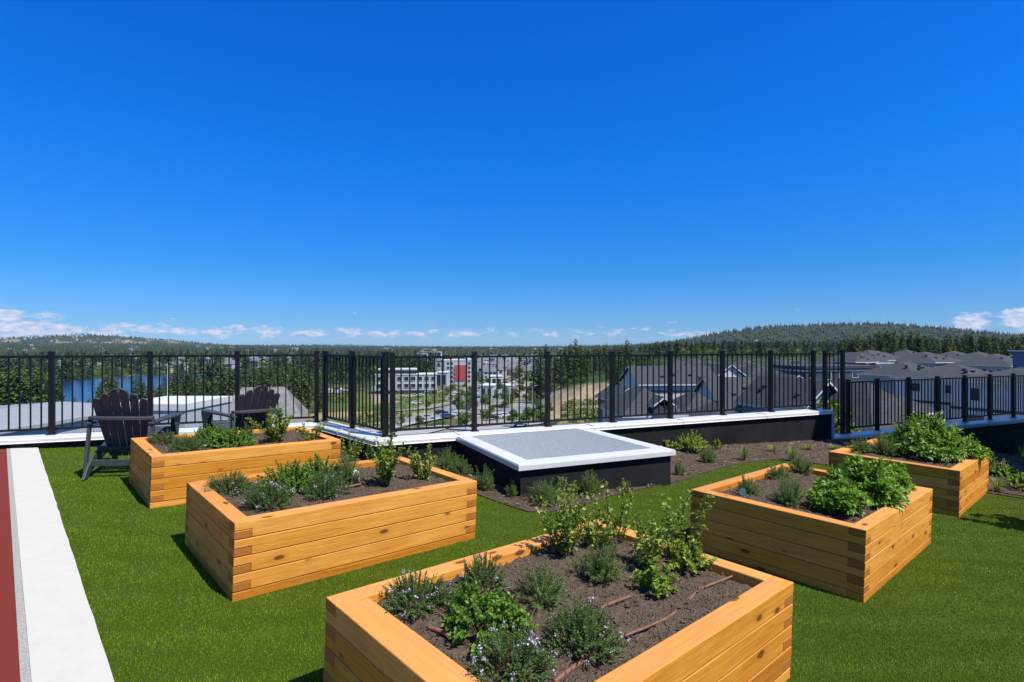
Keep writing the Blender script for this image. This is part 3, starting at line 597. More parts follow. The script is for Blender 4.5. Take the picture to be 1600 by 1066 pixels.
def plant(name, label, x, y, r, h, kind, mat4, seed, ry=None, rot=0, flowers=0, group=None, cat='plant', dens=1.0, shoots=()):
    rs = np.random.RandomState(seed); k = KINDS[kind]; ry = ry or r
    root = empty(name, mat4, label, cat, group)
    area = 2 * math.pi * (r * ry * .6 + (r + ry) * .5 * h * .6); ns = int(max(14, k['n'] * area * dens)); nl = k['k']
    th = np.arccos(rs.uniform(.04, 1, ns)); ph = rs.uniform(0, 6.283, ns)
    lob = 1 + .16 * np.sin(3 * ph + seed) + .12 * np.sin(5 * ph + 2 * seed) + rs.normal(0, .10, ns); hob = 1 + .18 * np.sin(4 * ph + seed * 3) + rs.normal(0, .13, ns)
    T = np.stack([r * lob * np.sin(th) * np.cos(ph), ry * lob * np.sin(th) * np.sin(ph), h * hob * (np.cos(th) * .9 + .10)], 1)
    sp = .45 + .3 * (1 - k['up']); B = T * np.array([sp, sp, 0]) * rs.uniform(.4, 1.1, (ns, 1)); B[:, 2] = -.005
    for sx, sy, sh in shoots:      # tall single shoots that rise out of the clump
        q = 3; B = np.concatenate([B, np.stack([sx * .5 + rs.normal(0, .012, q), sy * .5 + rs.normal(0, .012, q), np.zeros(q)], 1)]); T = np.concatenate([T, np.stack([sx + rs.normal(0, .03, q), sy + rs.normal(0, .03, q), sh * rs.uniform(.7, 1, q)], 1)])
    ns2 = len(B); ln = np.linalg.norm(T - B, axis=1)
    # curve: sprigs rise first, then lean out
    C = B * .5 + T * .5; C[:, 2] += ln * .12 * (1 + k['up'])
    cnt = np.clip((nl * np.clip(ln / np.median(ln), .6, 3.2)).astype(int), 5, 110)
    sid = np.repeat(np.arange(ns2), cnt); j = np.concatenate([np.arange(c) for c in cnt]); t = k['t0'] + (1 - k['t0']) * (j + .5 + rs.uniform(-.3, .3, len(j))) / cnt[sid]; t = np.clip(t, 0, 1)
    a = (1 - t)[:, None]; tt = t[:, None]
    P = B[sid] * a * a + C[sid] * 2 * a * tt + T[sid] * tt * tt
    tan = unit(2 * a * (C[sid] - B[sid]) + 2 * tt * (T[sid] - C[sid]))
    ang = j * 2.4 + sid * 1.3 + rs.uniform(-.4, .4, len(j)); ref = np.where(np.abs(tan[:, 2:3]) > .9, np.array([[1., 0, 0]]), np.array([[0, 0, 1.]]))
    s1 = unit(np.cross(tan, ref)); s2 = np.cross(tan, s1); side = s1 * np.cos(ang)[:, None] + s2 * np.sin(ang)[:, None]
    D = unit(side * (k['out'] * (1.15 - .55 * tt)) + tan * .75 + rs.normal(0, .16, P.shape)); N = unit(tan + np.array([0, 0, .9]) + rs.normal(0, .25, P.shape))
    Lf = k['L'] * rs.uniform(.65, 1.2, len(P)) * (1.12 - .45 * t); V, Fc = leafset(P, D, N, Lf, Lf * k['W'])
    tint = np.repeat(np.clip(rs.normal(.42, .2, len(P)) + .22 * (t - .6), 0, 1), 4)
    npmesh('foliage', V, [Fc], MAT[k['mat']], root, tint=tint)
    # stems
    st = np.linspace(0, .97, 5); sw = {'thyme': .0008, 'oregano': .001, 'mint': .002, 'rosemary': .0014, 'leafy': .0016, 'juniper': .002}[kind]
    SP = [B * (1 - u) ** 2 + C * 2 * u * (1 - u) + T * u * u for u in st]; ww = rs.uniform(0, 6.28, ns2); off = np.stack([np.cos(ww), np.sin(ww), 0 * ww], 1) * sw
    VV = np.stack([np.stack([p - off * (1.3 - .6 * u), p + off * (1.3 - .6 * u)], 1) for p, u in zip(SP, st)], 1).reshape(-1, 3); b = np.arange(ns2)[:, None] * 10
    FS = np.concatenate([b + np.array([2 * i, 2 * i + 1, 2 * i + 3, 2 * i + 2]) for i in range(4)], 0)
    npmesh('stem', VV, [FS], MAT['stem_brown' if kind in ('thyme', 'rosemary', 'juniper') else 'stem_green'], root)
    if flowers:
        pick = np.where(rs.rand(ns2) < flowers)[0]; q = 9; c = np.repeat(T[pick], q, 0) + rs.normal(0, .0055, (len(pick) * q, 3)) + np.array([0, 0, .006]); n = len(c)
        d = unit(rs.normal(0, 1, (n, 3)) + np.array([0, 0, .4])); nn = unit(rs.normal(0, 1, (n, 3))); l = rs.uniform(.005, .009, n); V, Fc = leafset(c, d, nn, l, l * .9)
        fo = npmesh('flower', V, [Fc], MAT['flower'], root, tint=np.repeat(rs.rand(n), 4)); fo['kind'] = 'stuff'
    return root
def shrub(name, label, x, y, h, spread, mat4, seed, stems=8, leaf=.023, group=None, mat='currant', dens=1.0, cat='shrub', low=.1):
    "upright branching shrub with small rounded leaves along its shoots"
    rs = np.random.RandomState(seed); root = empty(name, mat4, label, cat, group); st = MB(); Ps = []; Ts = []
    def path(p, d, l, r, lev, n=9):
        pts = [p.copy()]; dd = d.copy()
        for i in range(n):
            dd = unit(dd + rs.normal(0, .10, 3) + np.array([0, 0, .05])); pts.append(pts[-1] + dd * l / n)
        st.tube([tuple(q) for q in pts], [r * (1 - .75 * i / n) + .0006 for i in range(n + 1)], 4)
        for i in range(n):
            f = i / n
            if f < (low if lev == 0 else 0): continue
            m = int(max(1, (8.5 * (1.15 - .8 * f) if lev == 0 else 5) * dens * l / .3)); u = rs.rand(m)[:, None]; Ps.append(pts[i] * (1 - u) + pts[i + 1] * u); Ts.append(np.repeat(dd[None], m, 0))
            if lev == 0 and f > .15 and rs.rand() < .62 * dens:
                a = rs.uniform(0, 6.283); sd = unit(np.array([math.cos(a), math.sin(a), .55])); path(pts[i], unit(sd + dd * .5), l * rs.uniform(.16, .34) * (1.15 - f), r * .5, 1, 4)
    for s in range(stems):
        a = 6.283 * s / stems + rs.uniform(-.4, .4); o = rs.uniform(.1, 1); d = unit(np.array([math.cos(a) * spread * o * 1.45, math.sin(a) * spread * o * 1.45, h * .85])); path(np.array([math.cos(a) * .02, math.sin(a) * .02, -.01]), d, h * rs.uniform(.55, 1.06), .0035, 0)
    P = np.concatenate(Ps); Tn = np.concatenate(Ts); n = len(P); D = unit(rs.normal(0, 1, (n, 3)) + np.array([0, 0, .15]) + Tn * .3); P = P + D * .008
    N = unit(rs.normal(0, .5, (n, 3)) + np.array([0, 0, 1.0])); L = leaf * rs.uniform(.5, 1.2, n); V, Fc = leafset(P, D, N, L, L * .85, .2, .55)
    npmesh('foliage', V, [Fc], MAT[mat], root, tint=np.repeat(np.clip(rs.normal(.45, .22, n), 0, 1), 4)); st.build('stem', MAT['stem_brown'], root)
    return root
def tuft(name, label, mat4, seed, r, h, n=70, w=.006, group=None, mat='grassy', cat='grass plant'):
    rs = np.random.RandomState(seed); root = empty(name, mat4, label, cat, group); a = rs.uniform(0, 6.283, n); o = rs.uniform(.15, 1.0, n) * r; hh = h * rs.uniform(.6, 1.1, n) * (1 - .35 * o / r)
    ts = np.linspace(0, 1, 6); VV = []; d = np.stack([np.cos(a), np.sin(a), 0 * a], 1); s = np.stack([-np.sin(a), np.cos(a), 0 * a], 1)
    for t in ts:
        p = d * (.02 + o * t ** 1.5)[:, None]; p[:, 2] = hh * (1 - (1 - t) ** 1.9) - (o * .5) * max(0, t - .6) ** 1.3; ww = w * (1 - t ** 2.2) + .0005; VV += [p - s * ww / 2, p + s * ww / 2]
    V = np.stack(VV, 1).reshape(-1, 3); b = np.arange(n)[:, None] * 12; FQ = np.concatenate([b + np.array([2 * i, 2 * i + 1, 2 * i + 3, 2 * i + 2]) for i in range(5)], 0)
    npmesh('blade', V, [FQ], MAT[mat], root, tint=np.repeat(np.clip(rs.normal(.5, .25, n), 0, 1), 12)); root.children[0]['kind'] = 'stuff'
    return root
_seed = [100]
def on(x, y, z): p = back(x, y, z); return p, deckmat(p.x, p.y, z)
SH = SOIL_H + .004
def herb(name, label, x, y, wpx, hpx, kind, z=SH, **k):
    _seed[0] += 1; p, m = on(x, y, z); s = p.y / F; return plant(name, label, 0, 0, wpx * s / 2, hpx * s * .92, kind, m, _seed[0], **k)
def bush(name, label, x, y, hpx, wpx, z=SH, **k):
    _seed[0] += 1; p, m = on(x, y, z); s = p.y / F; return shrub(name, label, 0, 0, hpx * s, wpx * s / 2, m, _seed[0], **k)
def grass_clump(name, label, x, y, wpx, hpx, z=0.012, **k):
    _seed[0] += 1; p, m = on(x, y, z); s = p.y / F; return tuft(name, label, m, _seed[0], wpx * s / 2, hpx * s, **k)
HB = 'herbs growing in the cedar planters'
# nearest planter
herb('thyme_plant', 'flowering thyme by the left corner of the nearest planter', 649, 945, 104, 46, 'thyme', flowers=0.110, group=HB)
herb('oregano_plant', 'bright green oregano mat between three flowering thyme plants', 755, 981, 138, 52, 'oregano', group=HB)
herb('thyme_plant', 'thyme with pale lilac flowers beside the long back rim of the nearest planter', 755, 916, 76, 46, 'thyme', flowers=0.090, group=HB)
herb('thyme_plant', 'broad flowering thyme clump nearest the camera', 800, 1046, 128, 58, 'thyme', flowers=0.080, group=HB)
herb('thyme_plant', 'dark green thyme with few flowers beside the short brown hoses', 908, 1010, 128, 66, 'thyme', flowers=0.050, group=HB)
herb('lavender_plant', 'pale spiky young lavender in the middle of the nearest planter', 846, 938, 88, 52, 'rosemary', group=HB, dens=.8)
herb('rosemary_plant', 'rounded rosemary between two leafy shrubs in the nearest planter', 938, 902, 76, 50, 'rosemary', group=HB)
BU = 'currant shrubs in the planters'
bush('currant_shrub', 'largest currant shrub at the back of the nearest planter', 882, 868, 112, 88, stems=14, group=BU, dens=1.5, leaf=.022)
bush('currant_shrub', 'low leafy currant touching the back rim of the nearest planter', 932, 850, 62, 78, stems=10, group=BU, dens=1.5)
bush('currant_shrub', 'tall thin currant shoots rising in front of the lawn gap', 966, 846, 112, 22, stems=3, group=BU, dens=1.0, leaf=.022)
bush('currant_shrub', 'wide currant shrub with a single grey tip, right of the rosemary', 1012, 884, 82, 76, stems=11, group=BU, dens=1.25)
bush('currant_shrub', 'upright currant with airy top in front of the shaded planter', 1052, 872, 116, 40, stems=5, group=BU, dens=1.0)
bush('currant_shrub', 'narrow currant whip against the corner of the shaded planter', 1086, 866, 100, 16, stems=2, group=BU, dens=1.3, leaf=.022)
herb('strawberry_plant', 'small leafy plant alone in front of the wide currant shrub', 1024, 925, 58, 42, 'leafy', group=HB)
herb('strawberry_plant', 'bright leafy plant below the upright currant by the right rim', 1078, 890, 62, 40, 'leafy', group=HB)
# second planter
herb('thyme_plant', 'dark thyme hanging by the left corner of the planter with the white stone', 357, 767, 70, 28, 'thyme', flowers=0.020, group=HB)
herb('thyme_plant', 'greyish flowering thyme left of the pale hoses', 421, 790, 74, 40, 'thyme', flowers=0.070, group=HB)
herb('oregano_plant', 'mounded oregano behind the two pale hoses', 454, 766, 84, 42, 'oregano', group=HB, dens=.9)
herb('thyme_plant', 'dark thyme in front of the white stone planter\'s oregano', 506, 774, 72, 40, 'thyme', flowers=0.025, group=HB)
herb('oregano_plant', 'lighter oregano tuft just left of the white stone', 500, 752, 64, 38, 'oregano', group=HB, dens=.8)
herb('rosemary_plant', 'fine feathery herb touching the white stone', 542, 754, 46, 42, 'rosemary', group=HB)
bush('currant_shrub', 'tall currant shrub inside the planter with the white stone', 602, 758, 88, 56, stems=12, group=BU, dens=2.3, leaf=.022)
bush('currant_shrub', 'smaller currant near the right end of the white stone planter', 660, 750, 56, 38, stems=9, group=BU, dens=2.2, leaf=.022)
# farthest left planter
herb('thyme_plant', 'low thyme at the left end of the planter beside the lounge chairs', 256, 690, 42, 16, 'thyme', flowers=0.025, group=HB)
herb('thyme_plant', 'thyme mat nearest the front rim of the far left planter', 292, 704, 56, 24, 'thyme', flowers=0.015, group=HB)
herb('oregano_plant', 'oregano in the middle of the far left planter', 330, 693, 62, 26, 'oregano', group=HB)
herb('oregano_plant', 'oregano just left of the round shrub in the far left planter', 362, 698, 60, 26, 'oregano', group=HB, dens=.9)
herb('rosemary_plant', 'thin upright rosemary behind the far left oregano', 386, 688, 26, 26, 'rosemary', group=HB)
bush('currant_shrub', 'round currant shrub in front of the half hidden lounge chair', 426, 692, 56, 66, stems=15, group=BU, dens=3.0, leaf=.021)
bush('currant_shrub', 'small currant at the right end of the far left planter', 486, 690, 40, 44, stems=8, group=BU, dens=1.5, leaf=.022)
# shaded planter and the farthest right planter
herb('mint_plant', 'front lobe of mint spilling towards the near rim of the shaded planter', 1306, 797, 78, 40, 'mint', group=HB)
herb('mint_plant', 'main mint mound filling the shaded planter', 1352, 783, 108, 60, 'mint', group=HB)
herb('mint_plant', 'right hand lobe of mint by the sunny end of the shaded planter', 1394, 769, 50, 42, 'mint', group=HB)
herb('mint_plant', 'big mint mound in the planter by the low railing', 1456, 714, 110, 52, 'mint', group=HB)
herb('lavender_plant', 'young lavender next to the teal plant tag', 1167, 772, 36, 26, 'rosemary', group=HB)
herb('lavender_plant', 'small lavender at the back left of the shaded planter', 1216, 748, 34, 24, 'rosemary', group=HB)
herb('lavender_plant', 'lavender under the far corner of the shaded planter', 1253, 738, 36, 26, 'rosemary', group=HB)
herb('lavender_plant', 'widest lavender left of the mint in the shaded planter', 1232, 786, 56, 44, 'rosemary', group=HB, dens=.8)
herb('lavender_plant', 'low lavender at the left end of the planter by the low railing', 1346, 706, 44, 20, 'rosemary', group=HB)
herb('lavender_plant', 'upright lavender left of the mint by the low railing', 1383, 710, 40, 32, 'rosemary', group=HB)
# planting bed
BD = 'young plants in the bark mulch bed'
for (x, y, w, h, kind, lab) in (
    (697, 736, 46, 32, 'rosemary', 'rosemary on the mulch behind the white stone planter'), (718, 742, 40, 28, 'rosemary', 'second rosemary on the mulch against the vent box side'),
    (756, 764, 36, 32, 'rosemary', 'rosemary at the tip of the white stone planter'), (799, 776, 20, 24, 'rosemary', 'tiny rosemary at the near corner of the vent box'),
    (850, 786, 54, 36, 'rosemary', 'rosemary bush on the mulch before the vent box front'), (921, 771, 44, 34, 'rosemary', 'dark rosemary against the middle of the vent box front'),
    (1061, 742, 16, 24, 'rosemary', 'little rosemary past the right corner of the vent box'), (1106, 722, 28, 24, 'rosemary', 'rosemary in the open mulch right of the vent box')):
    herb('rosemary_bush', lab, x, y, w, h, kind, z=.014, group=BD)
herb('leafy_shrub', 'low green leafy shrub against the tall parapet, left of its twin', 1033, 697, 46, 18, 'leafy', z=.014, group=BD)
herb('leafy_shrub', 'rounder green leafy shrub against the tall parapet', 1081, 705, 48, 28, 'leafy', z=.014, group=BD)
herb('leafy_shrub', 'small seedling under the middle of the tall parapet', 1119, 702, 14, 16, 'leafy', z=.014, group=BD)
bush('currant_shrub', 'tall twiggy shrub on the mulch between the two left planters', 548, 722, 48, 50, z=.014, stems=11, group=BD, dens=1.5, leaf=.022)
bush('currant_shrub', 'thin twiggy shrub under the angled parapet', 580, 722, 34, 26, z=.014, stems=5, group=BD, dens=1.2, leaf=.022)
bush('currant_shrub', 'thin currant shoot before the vent box front', 874, 775, 34, 20, z=.014, stems=3, group=BD, dens=1.3)
bush('currant_shrub', 'currant shoots between the two rosemary before the vent box', 892, 782, 40, 30, z=.014, stems=4, group=BD, dens=1.3)
bush('currant_shrub', 'single currant shoot at the right of the vent box front', 976, 768, 28, 18, z=.014, stems=3, group=BD, dens=1.3)
for (x, y, w, h, lab) in ((1162, 719, 38, 26, 'green grassy clump in the mulch beside the tall parapet'), (1237, 720, 52, 30, 'yellow green grassy clump nearest the lawn edge'), (1208, 706, 40, 14, 'low spreading clump under the tall parapet end'),
    (1263, 703, 36, 12, 'low green clump at the parapet end'), (1302, 702, 34, 10, 'flat clump beside the drop in the parapet'), (1558, 768, 40, 26, 'grassy clump at the lawn edge behind the farthest planter'),
    (1596, 722, 26, 36, 'tall bright blades at the right edge of the bed')):
    grass_clump('ornamental_grass', lab, x, y, w, h, group=BD, n=80 if h > 20 else 60)
for (x, y, w, h, lab) in ((1560, 742, 48, 22, 'broad leafy clump right of the farthest planter'), (1592, 764, 40, 24, 'leafy clump by the lawn at the right edge')):
    herb('leafy_clump', lab, x, y, w, h, 'leafy', z=.014, group=BD)
for i, (x, y, w, h, lab) in enumerate(((1535, 698, 70, 20, 'dark juniper mat in the shade behind the mint mound'), (1585, 706, 80, 26, 'dark juniper mat in the shade at the right edge'), (1560, 684, 80, 16, 'dark juniper mat under the low railing'), (1635, 696, 90, 24, 'dark juniper mat beyond the right edge of the bed'))):
    herb('juniper_mat', lab, x, y, w, h, 'juniper', z=.014, group=BD, cat='juniper')

# ------------------------------------------------------------------ hoses, tags, stone
def hose(label, pts, r=.0075, mat='hose', lift=.004):
    P = [back(x, y, SH) for x, y in pts]; o = P[0]; m = MB(); n = len(P); fine = []
    for i in range(n - 1):
        for k in range(6): fine.append(P[i].lerp(P[i + 1], k / 6))
    fine.append(P[-1])
    m.tube([(p.x - o.x, p.y - o.y, lift + .003 * math.sin(i * .35)) for i, p in enumerate(fine)], r, 8)
    ob = m.build('drip_hose', MAT[mat], smooth=True, mat_world=deckmat(o.x, o.y, SH)); props(ob, label, 'hose', 'drip hoses lying on the planter soil')
hose('short straight brown hose piece behind the dark thyme', [(938, 953), (960, 943), (985, 932)], .008)
hose('long curved brown hose partly buried along the right of the nearest planter', [(976, 994), (1006, 983), (1040, 966), (1066, 948)], .006, lift=.000)
hose('curved brown hose tail near the right rim of the nearest planter', [(1077, 938), (1090, 923), (1113, 912), (1148, 899)], .006, lift=.001)
hose('brown hose piece in the near corner of the nearest planter', [(866, 1068), (890, 1050), (927, 1022)], .009)
hose('rusty brown hose end left of the oregano', [(668, 982), (690, 990), (720, 1005)], .009)
hose('pale hose piece at the back of the white stone planter', [(386, 751), (420, 744)], .010, 'hose_pale', .012)
hose('pale hose end between the thyme plants of the white stone planter', [(450, 775), (474, 769)], .009, 'hose_pale', .012)
hose('brown hose piece in front of the white stone', [(538, 763), (564, 758)], .009)
hose('white hose piece in the far left planter', [(303, 701), (336, 697)], .009, 'hose_pale', .012)
hose('thin brown hose near the left rim of the shaded planter', [(1116, 768), (1140, 762)], .006)
def marker():
    p = back(554, 752, SH); m = MB(); out = [(-.035, -.03), (.035, -.03), (.038, .05), (.03, .075), (.012, .092), (-.012, .092), (-.03, .075), (-.038, .05)]
    m.plate(out, Matrix.Identity(4), .045); o = m.build('marker_stone', MAT['stone_white'], bevel=.014, mat_world=deckmat(p.x, p.y, SH, R(12))); props(o, 'rounded white stone standing among the herbs', 'stone')
    p = back(1160, 776, SH); m = MB(); out = [(-.004, -.05), (.004, -.05), (.005, .01), (.022, .015), (.022, .055), (.012, .068), (-.012, .068), (-.022, .055), (-.022, .015), (-.005, .01)]
    m.plate(out, Matrix.Identity(4), .004); o = m.build('plant_tag', MAT['tag_teal'], mat_world=deckmat(p.x, p.y, SH, R(-8))); props(o, 'small teal plant tag stuck in the soil beside young lavender', 'plant tag')
marker()

# ------------------------------------------------------------------ the higher storeys to the right: they shade the low railing end
def upper_block():
    K = Vector((8.62, 8.62)); a = R(23.7); root = empty('apartment_block', wmat(K.x, K.y, -.3, a), 'grey upper storeys of the apartment block right of the roof garden', 'building')
    m = MB(); m.b2(0, 9, -7, 0, 0, 6.2); m.build('wall', MAT['wall_grey'], root)
    m = MB(); m.b2(-.15, 9.15, -7.15, .15, 6.2, 6.5); m.build('roof', MAT['fascia_dark'], root)
    for y in (-1.6, -4.0, -6.2):
        for z in (.9, 3.8):
            m = MB(); m.b2(-.03, -.002, y - .7, y + .7, z, z + 1.6); w = m.build('window', MAT['fascia_white'], root); g = MB(); g.b2(-.036, -.031, y - .62, y + .62, z + .08, z + 1.52); g.build('pane', MAT['window_glass'], w)
upper_block()
shrub('leafy_shrub', 'tall leafy shrub past the right edge whose shadow falls on the lawn', 0, 0, 1.15, .3, deckmat(5.3, 5.02, 0), 977, stems=9, leaf=.11, mat='mint', dens=.6)
# ------------------------------------------------------------------ valley terrain
GU = np.array([-1.6, -.5, -.3, -.1, .05, .15, .3, 1.6]); GD = np.log(np.array([8, 40, 80, 130, 200, 300, 450, 700, 1200, 2000, 3500, 6000, 13000.]))
GZ = np.array([[-18, -20, -22, -24, -25, -26, -27, -27, -22, -14, -6, -12, -25],
               [-18, -19, -20, -22, -24, -27, -29, -29, -24, -16, -8, -14, -25],
               [-18, -18, -18, -18, -22, -26, -28, -28, -25, -20, -18, -20, -28],
               [-18, -18, -18, -19, -22, -27, -29, -29, -24, -19, -18, -20, -28],
               [-16, -17, -18, -18.5, -21, -25, -27, -26, -22, -18, -18, -20, -28],
               [-13, -14, -15, -16, -17, -18, -19, -20, -18, -14, -14, -18, -28],
               [-11, -12, -12, -11, -9, -8, -10, -12, -10, -8, -8, -14, -28],
               [-11, -11, -11, -9, -7, -6, -9, -10, -8, -5, -5, -14, -28]], float)
def tz(x, y):
    x = np.asarray(x, float); y = np.asarray(y, float); d = np.maximum(np.hypot(x, y), 8); yy = np.maximum(y, .35 * d); u = np.clip(x / yy, -1.59, 1.59); ld = np.clip(np.log(d), GD[0], GD[-1] - 1e-6)
    i = np.clip(np.searchsorted(GU, u) - 1, 0, len(GU) - 2); j = np.clip(np.searchsorted(GD, ld, 'right') - 1, 0, len(GD) - 2)
    a = (u - GU[i]) / (GU[i + 1] - GU[i]); a = a * a * (3 - 2 * a); b = (ld - GD[j]) / (GD[j + 1] - GD[j])
    z = (GZ[i, j] * (1 - a) + GZ[i + 1, j] * a) * (1 - b) + (GZ[i, j + 1] * (1 - a) + GZ[i + 1, j + 1] * a) * b
    def bump(cx, cy, h, sl, sr, sy): 
        dx = x - cx; s = np.where(dx < 0, abs(sl), sr); q = np.where((dx < 0) & (sl < 0), (dx / s) ** 4, (dx / s) ** 2); return h * np.exp(-q - ((y - cy) / sy) ** 2)
    z = z + bump(1560, 2600, 96, -670, 440, 700) + bump(2300, 2700, 36, 520, 1200, 700)       # wooded hill with the mast
    z = z + bump(-3366, 4500, 104, 620, 400, 900) + bump(-2830, 4450, 44, 280, 300, 800) + bump(-4400, 4500, 58, 900, 520, 900) + bump(-1700, 5200, 20, 500, 900, 700)
    z = z + bump(-300, 7500, 18, 1500, 2500, 900)
    sd = np.clip((y - 160) / 26, 0, 1); sd = sd * sd * (3 - 2 * sd); su = np.clip((u - .045) / .03, 0, 1) * np.clip((.20 - u) / .03, 0, 1); z = z + 5.5 * sd * su * np.clip((430 - y) / 150, 0, 1)      # cut bank above the lots
    r = np.hypot(x, y); f = np.clip((r - 250) / 800, 0, 1); z = z + f * (3 * np.sin(x / 170 + 1.3) * np.sin(y / 210) + 6 * np.sin(x / 520 + y / 900) * np.sin(y / 640 + .7))
    # lake basin
    e = lakef(x, y); z = np.where(e < 1.25, np.minimum(z, -29.5 + np.clip(e - .85, 0, .4) * 9), z)
    return z
LAKE_Z = -27.6
def lakef(x, y):
    dx, dy = x + 285, y - 440; ax = Vector((-.15, .9887)); return ((dx * ax.x + dy * ax.y) / 195) ** 2 + ((dx * ax.y - dy * ax.x) / 78) ** 2
def ground(px, py):
    "march the sight line of a photo pixel to the terrain"
    d = np.geomspace(12, 9000, 4000); x = (px - 800) / F * d; z = HC - (py - CY) / F * d; g = tz(x, d); k = np.argmax(z < g)
    return Vector((x[k], d[k], g[k]))
def zone_colour(x, y, z):
    u = x / np.maximum(y, 1); d = np.hypot(x, y); rs = np.random.RandomState(5); n = len(x)
    nz = np.sin(x / 23 + 1.7 * np.sin(y / 31)) * np.sin(y / 27 + 1.3 * np.sin(x / 19)) + .35 * rs.normal(0, 1, n); nb = np.sin(x / 130 + 2 * np.sin(y / 150)) * np.sin(y / 170 + np.sin(x / 110)) + .3 * rs.normal(0, 1, n)
    C = np.tile(np.array([[.030, .048, .014]]), (n, 1))
    def put(m, c): C[m] = c
    put((nz > .55) & (d < 1200), (.10, .11, .035))
    put((u > -.44) & (u < -.22) & (d > 110) & (d < 330), (.09, .13, .03)); put((u > -.42) & (u < -.25) & (d > 120) & (d < 215), (.30, .22, .11)); put((u > -.42) & (u < -.25) & (d > 160) & (d < 185), (.12, .14, .04))
    put((u > -.25) & (u < -.085) & (d > 175) & (d < 300) & (nz < .05), (.085, .12, .03)); put((u > -.25) & (u < -.085) & (d > 175) & (d < 300) & (nz >= .05), (.26, .23, .13)); put((u > -.25) & (u < -.02) & (d > 300) & (d < 420), (.22, .21, .17))
    put((u > -.09) & (u < .075) & (d > 150) & (d < 430) & (nz > -.3), (.26, .25, .235)); put((u > -.09) & (u < .09) & (d > 150) & (d < 430) & (nz <= -.3), (.24, .23, .13)); put((u > -.25) & (u < .0) & (d > 60) & (d < 150), (.22, .21, .16))
    put((u > -.09) & (u < .09) & (d > 430) & (d < 1300) & (nz > -.3), (.25, .24, .21))
    put((u > .08) & (u < .17) & (d > 75) & (d < 165), (.24, .20, .085)); put((u > .08) & (u < .17) & (d > 75) & (d < 165) & (nz > .3), (.12, .15, .04))
    put((u > .055) & (u < .19) & (y > 158) & (y < 196), (.30, .235, .15)); put((u > .055) & (u < .19) & (y > 158) & (y < 196) & (nz > .25), (.19, .16, .12)); put((u > .055) & (u < .19) & (y > 158) & (y < 196) & (nz < -.55), (.36, .29, .19))
    put((u > .2) & (d < 220), (.16, .16, .155))
    hill = (x < -1500) & (d > 3000) & (z > 22); put(hill & (nb > .42), (.27, .21, .12)); put(hill & (nb > .55), (.20, .17, .10))
    put((x < -2900) & (d > 2000) & (d < 4300) & (z > 0) & (z < 30) & (nb > .35), (.36, .28, .15))
    return C
def terrain():
    a = np.linspace(R(-82), R(82), 420); d = np.concatenate([[6], np.geomspace(14, 13000, 250)]); A, D = np.meshgrid(a, d); X = np.sin(A) * D; Y = np.cos(A) * D; Z = tz(X, Y)
    V = np.stack([X, Y, Z], -1).reshape(-1, 3); ny, nx = X.shape; idx = np.arange(nx * ny).reshape(ny, nx); FQ = np.stack([idx[:-1, :-1], idx[:-1, 1:], idx[1:, 1:], idx[1:, :-1]], -1).reshape(-1, 4)
    o = npmesh('terrain', V, [FQ], MAT['terrain'], gcol=zone_colour(V[:, 0], V[:, 1], V[:, 2]), smooth=True); props(o, kind='structure')
    n = 64; ax = Vector((-.15, .9887)); m = MB(); vs = []
    for k in range(n): q = 6.2832 * k / n; s, c = 195 * 1.03 * math.cos(q), 78 * 1.03 * math.sin(q); vs.append((-285 + ax.x * s + ax.y * c, 440 + ax.y * s - ax.x * c, LAKE_Z))
    m.quad(vs); o = m.build('lake_water', MAT['lake_water']); props(o, kind='structure')
    if o.data.polygons[0].normal.z < 0: o.data.flip_normals()
terrain()
def ribbon(name, px, width, mat, lift=.25, kind='structure'):
    P = [ground(*p) for p in px]; pts = []
    for a, b in zip(P, P[1:]):
        n = max(2, int((b - a).length / 5)); pts += [a.lerp(b, i / n) for i in range(n)]
    pts.append(P[-1]); m = MB(); L = []
    for i, p in enumerate(pts):
        d = (pts[min(i + 1, len(pts) - 1)] - pts[max(0, i - 1)]); nn = Vector((d.y, -d.x, 0)).normalized() * width / 2; L.append([(q.x, q.y, float(tz(q.x, q.y)) + lift) for q in (p - nn, p, p + nn)])
    for a, b in zip(L, L[1:]):
        for k in (0, 1): m.quad([a[k], a[k + 1], b[k + 1], b[k]])
    return props(m.build(name, mat), kind=kind)
ribbon('main_road', [(560, 676), (640, 657), (700, 646), (735, 628), (744, 606), (742, 590), (738, 582)], 11, MAT['asphalt'], .30)
ribbon('side_road', [(735, 628), (790, 622), (850, 610), (872, 600)], 8, MAT['asphalt'], .36); ribbon('service_road', [(600, 645), (660, 640), (715, 627), (733, 612)], 6, MAT['asphalt'], .42)
ribbon('pavement', [(560, 684), (640, 664), (704, 652), (742, 632)], 3, MAT['paving'], .46); ribbon('parking_lot', [(745, 648), (800, 641), (850, 634)], 20, MAT['asphalt'], .33); ribbon('near_street', [(600, 690), (690, 668), (760, 672), (850, 660)], 7, MAT['paving'], .3)
ribbon('car_park', [(425, 613), (480, 612), (535, 612)], 26, MAT['paving'], .25)

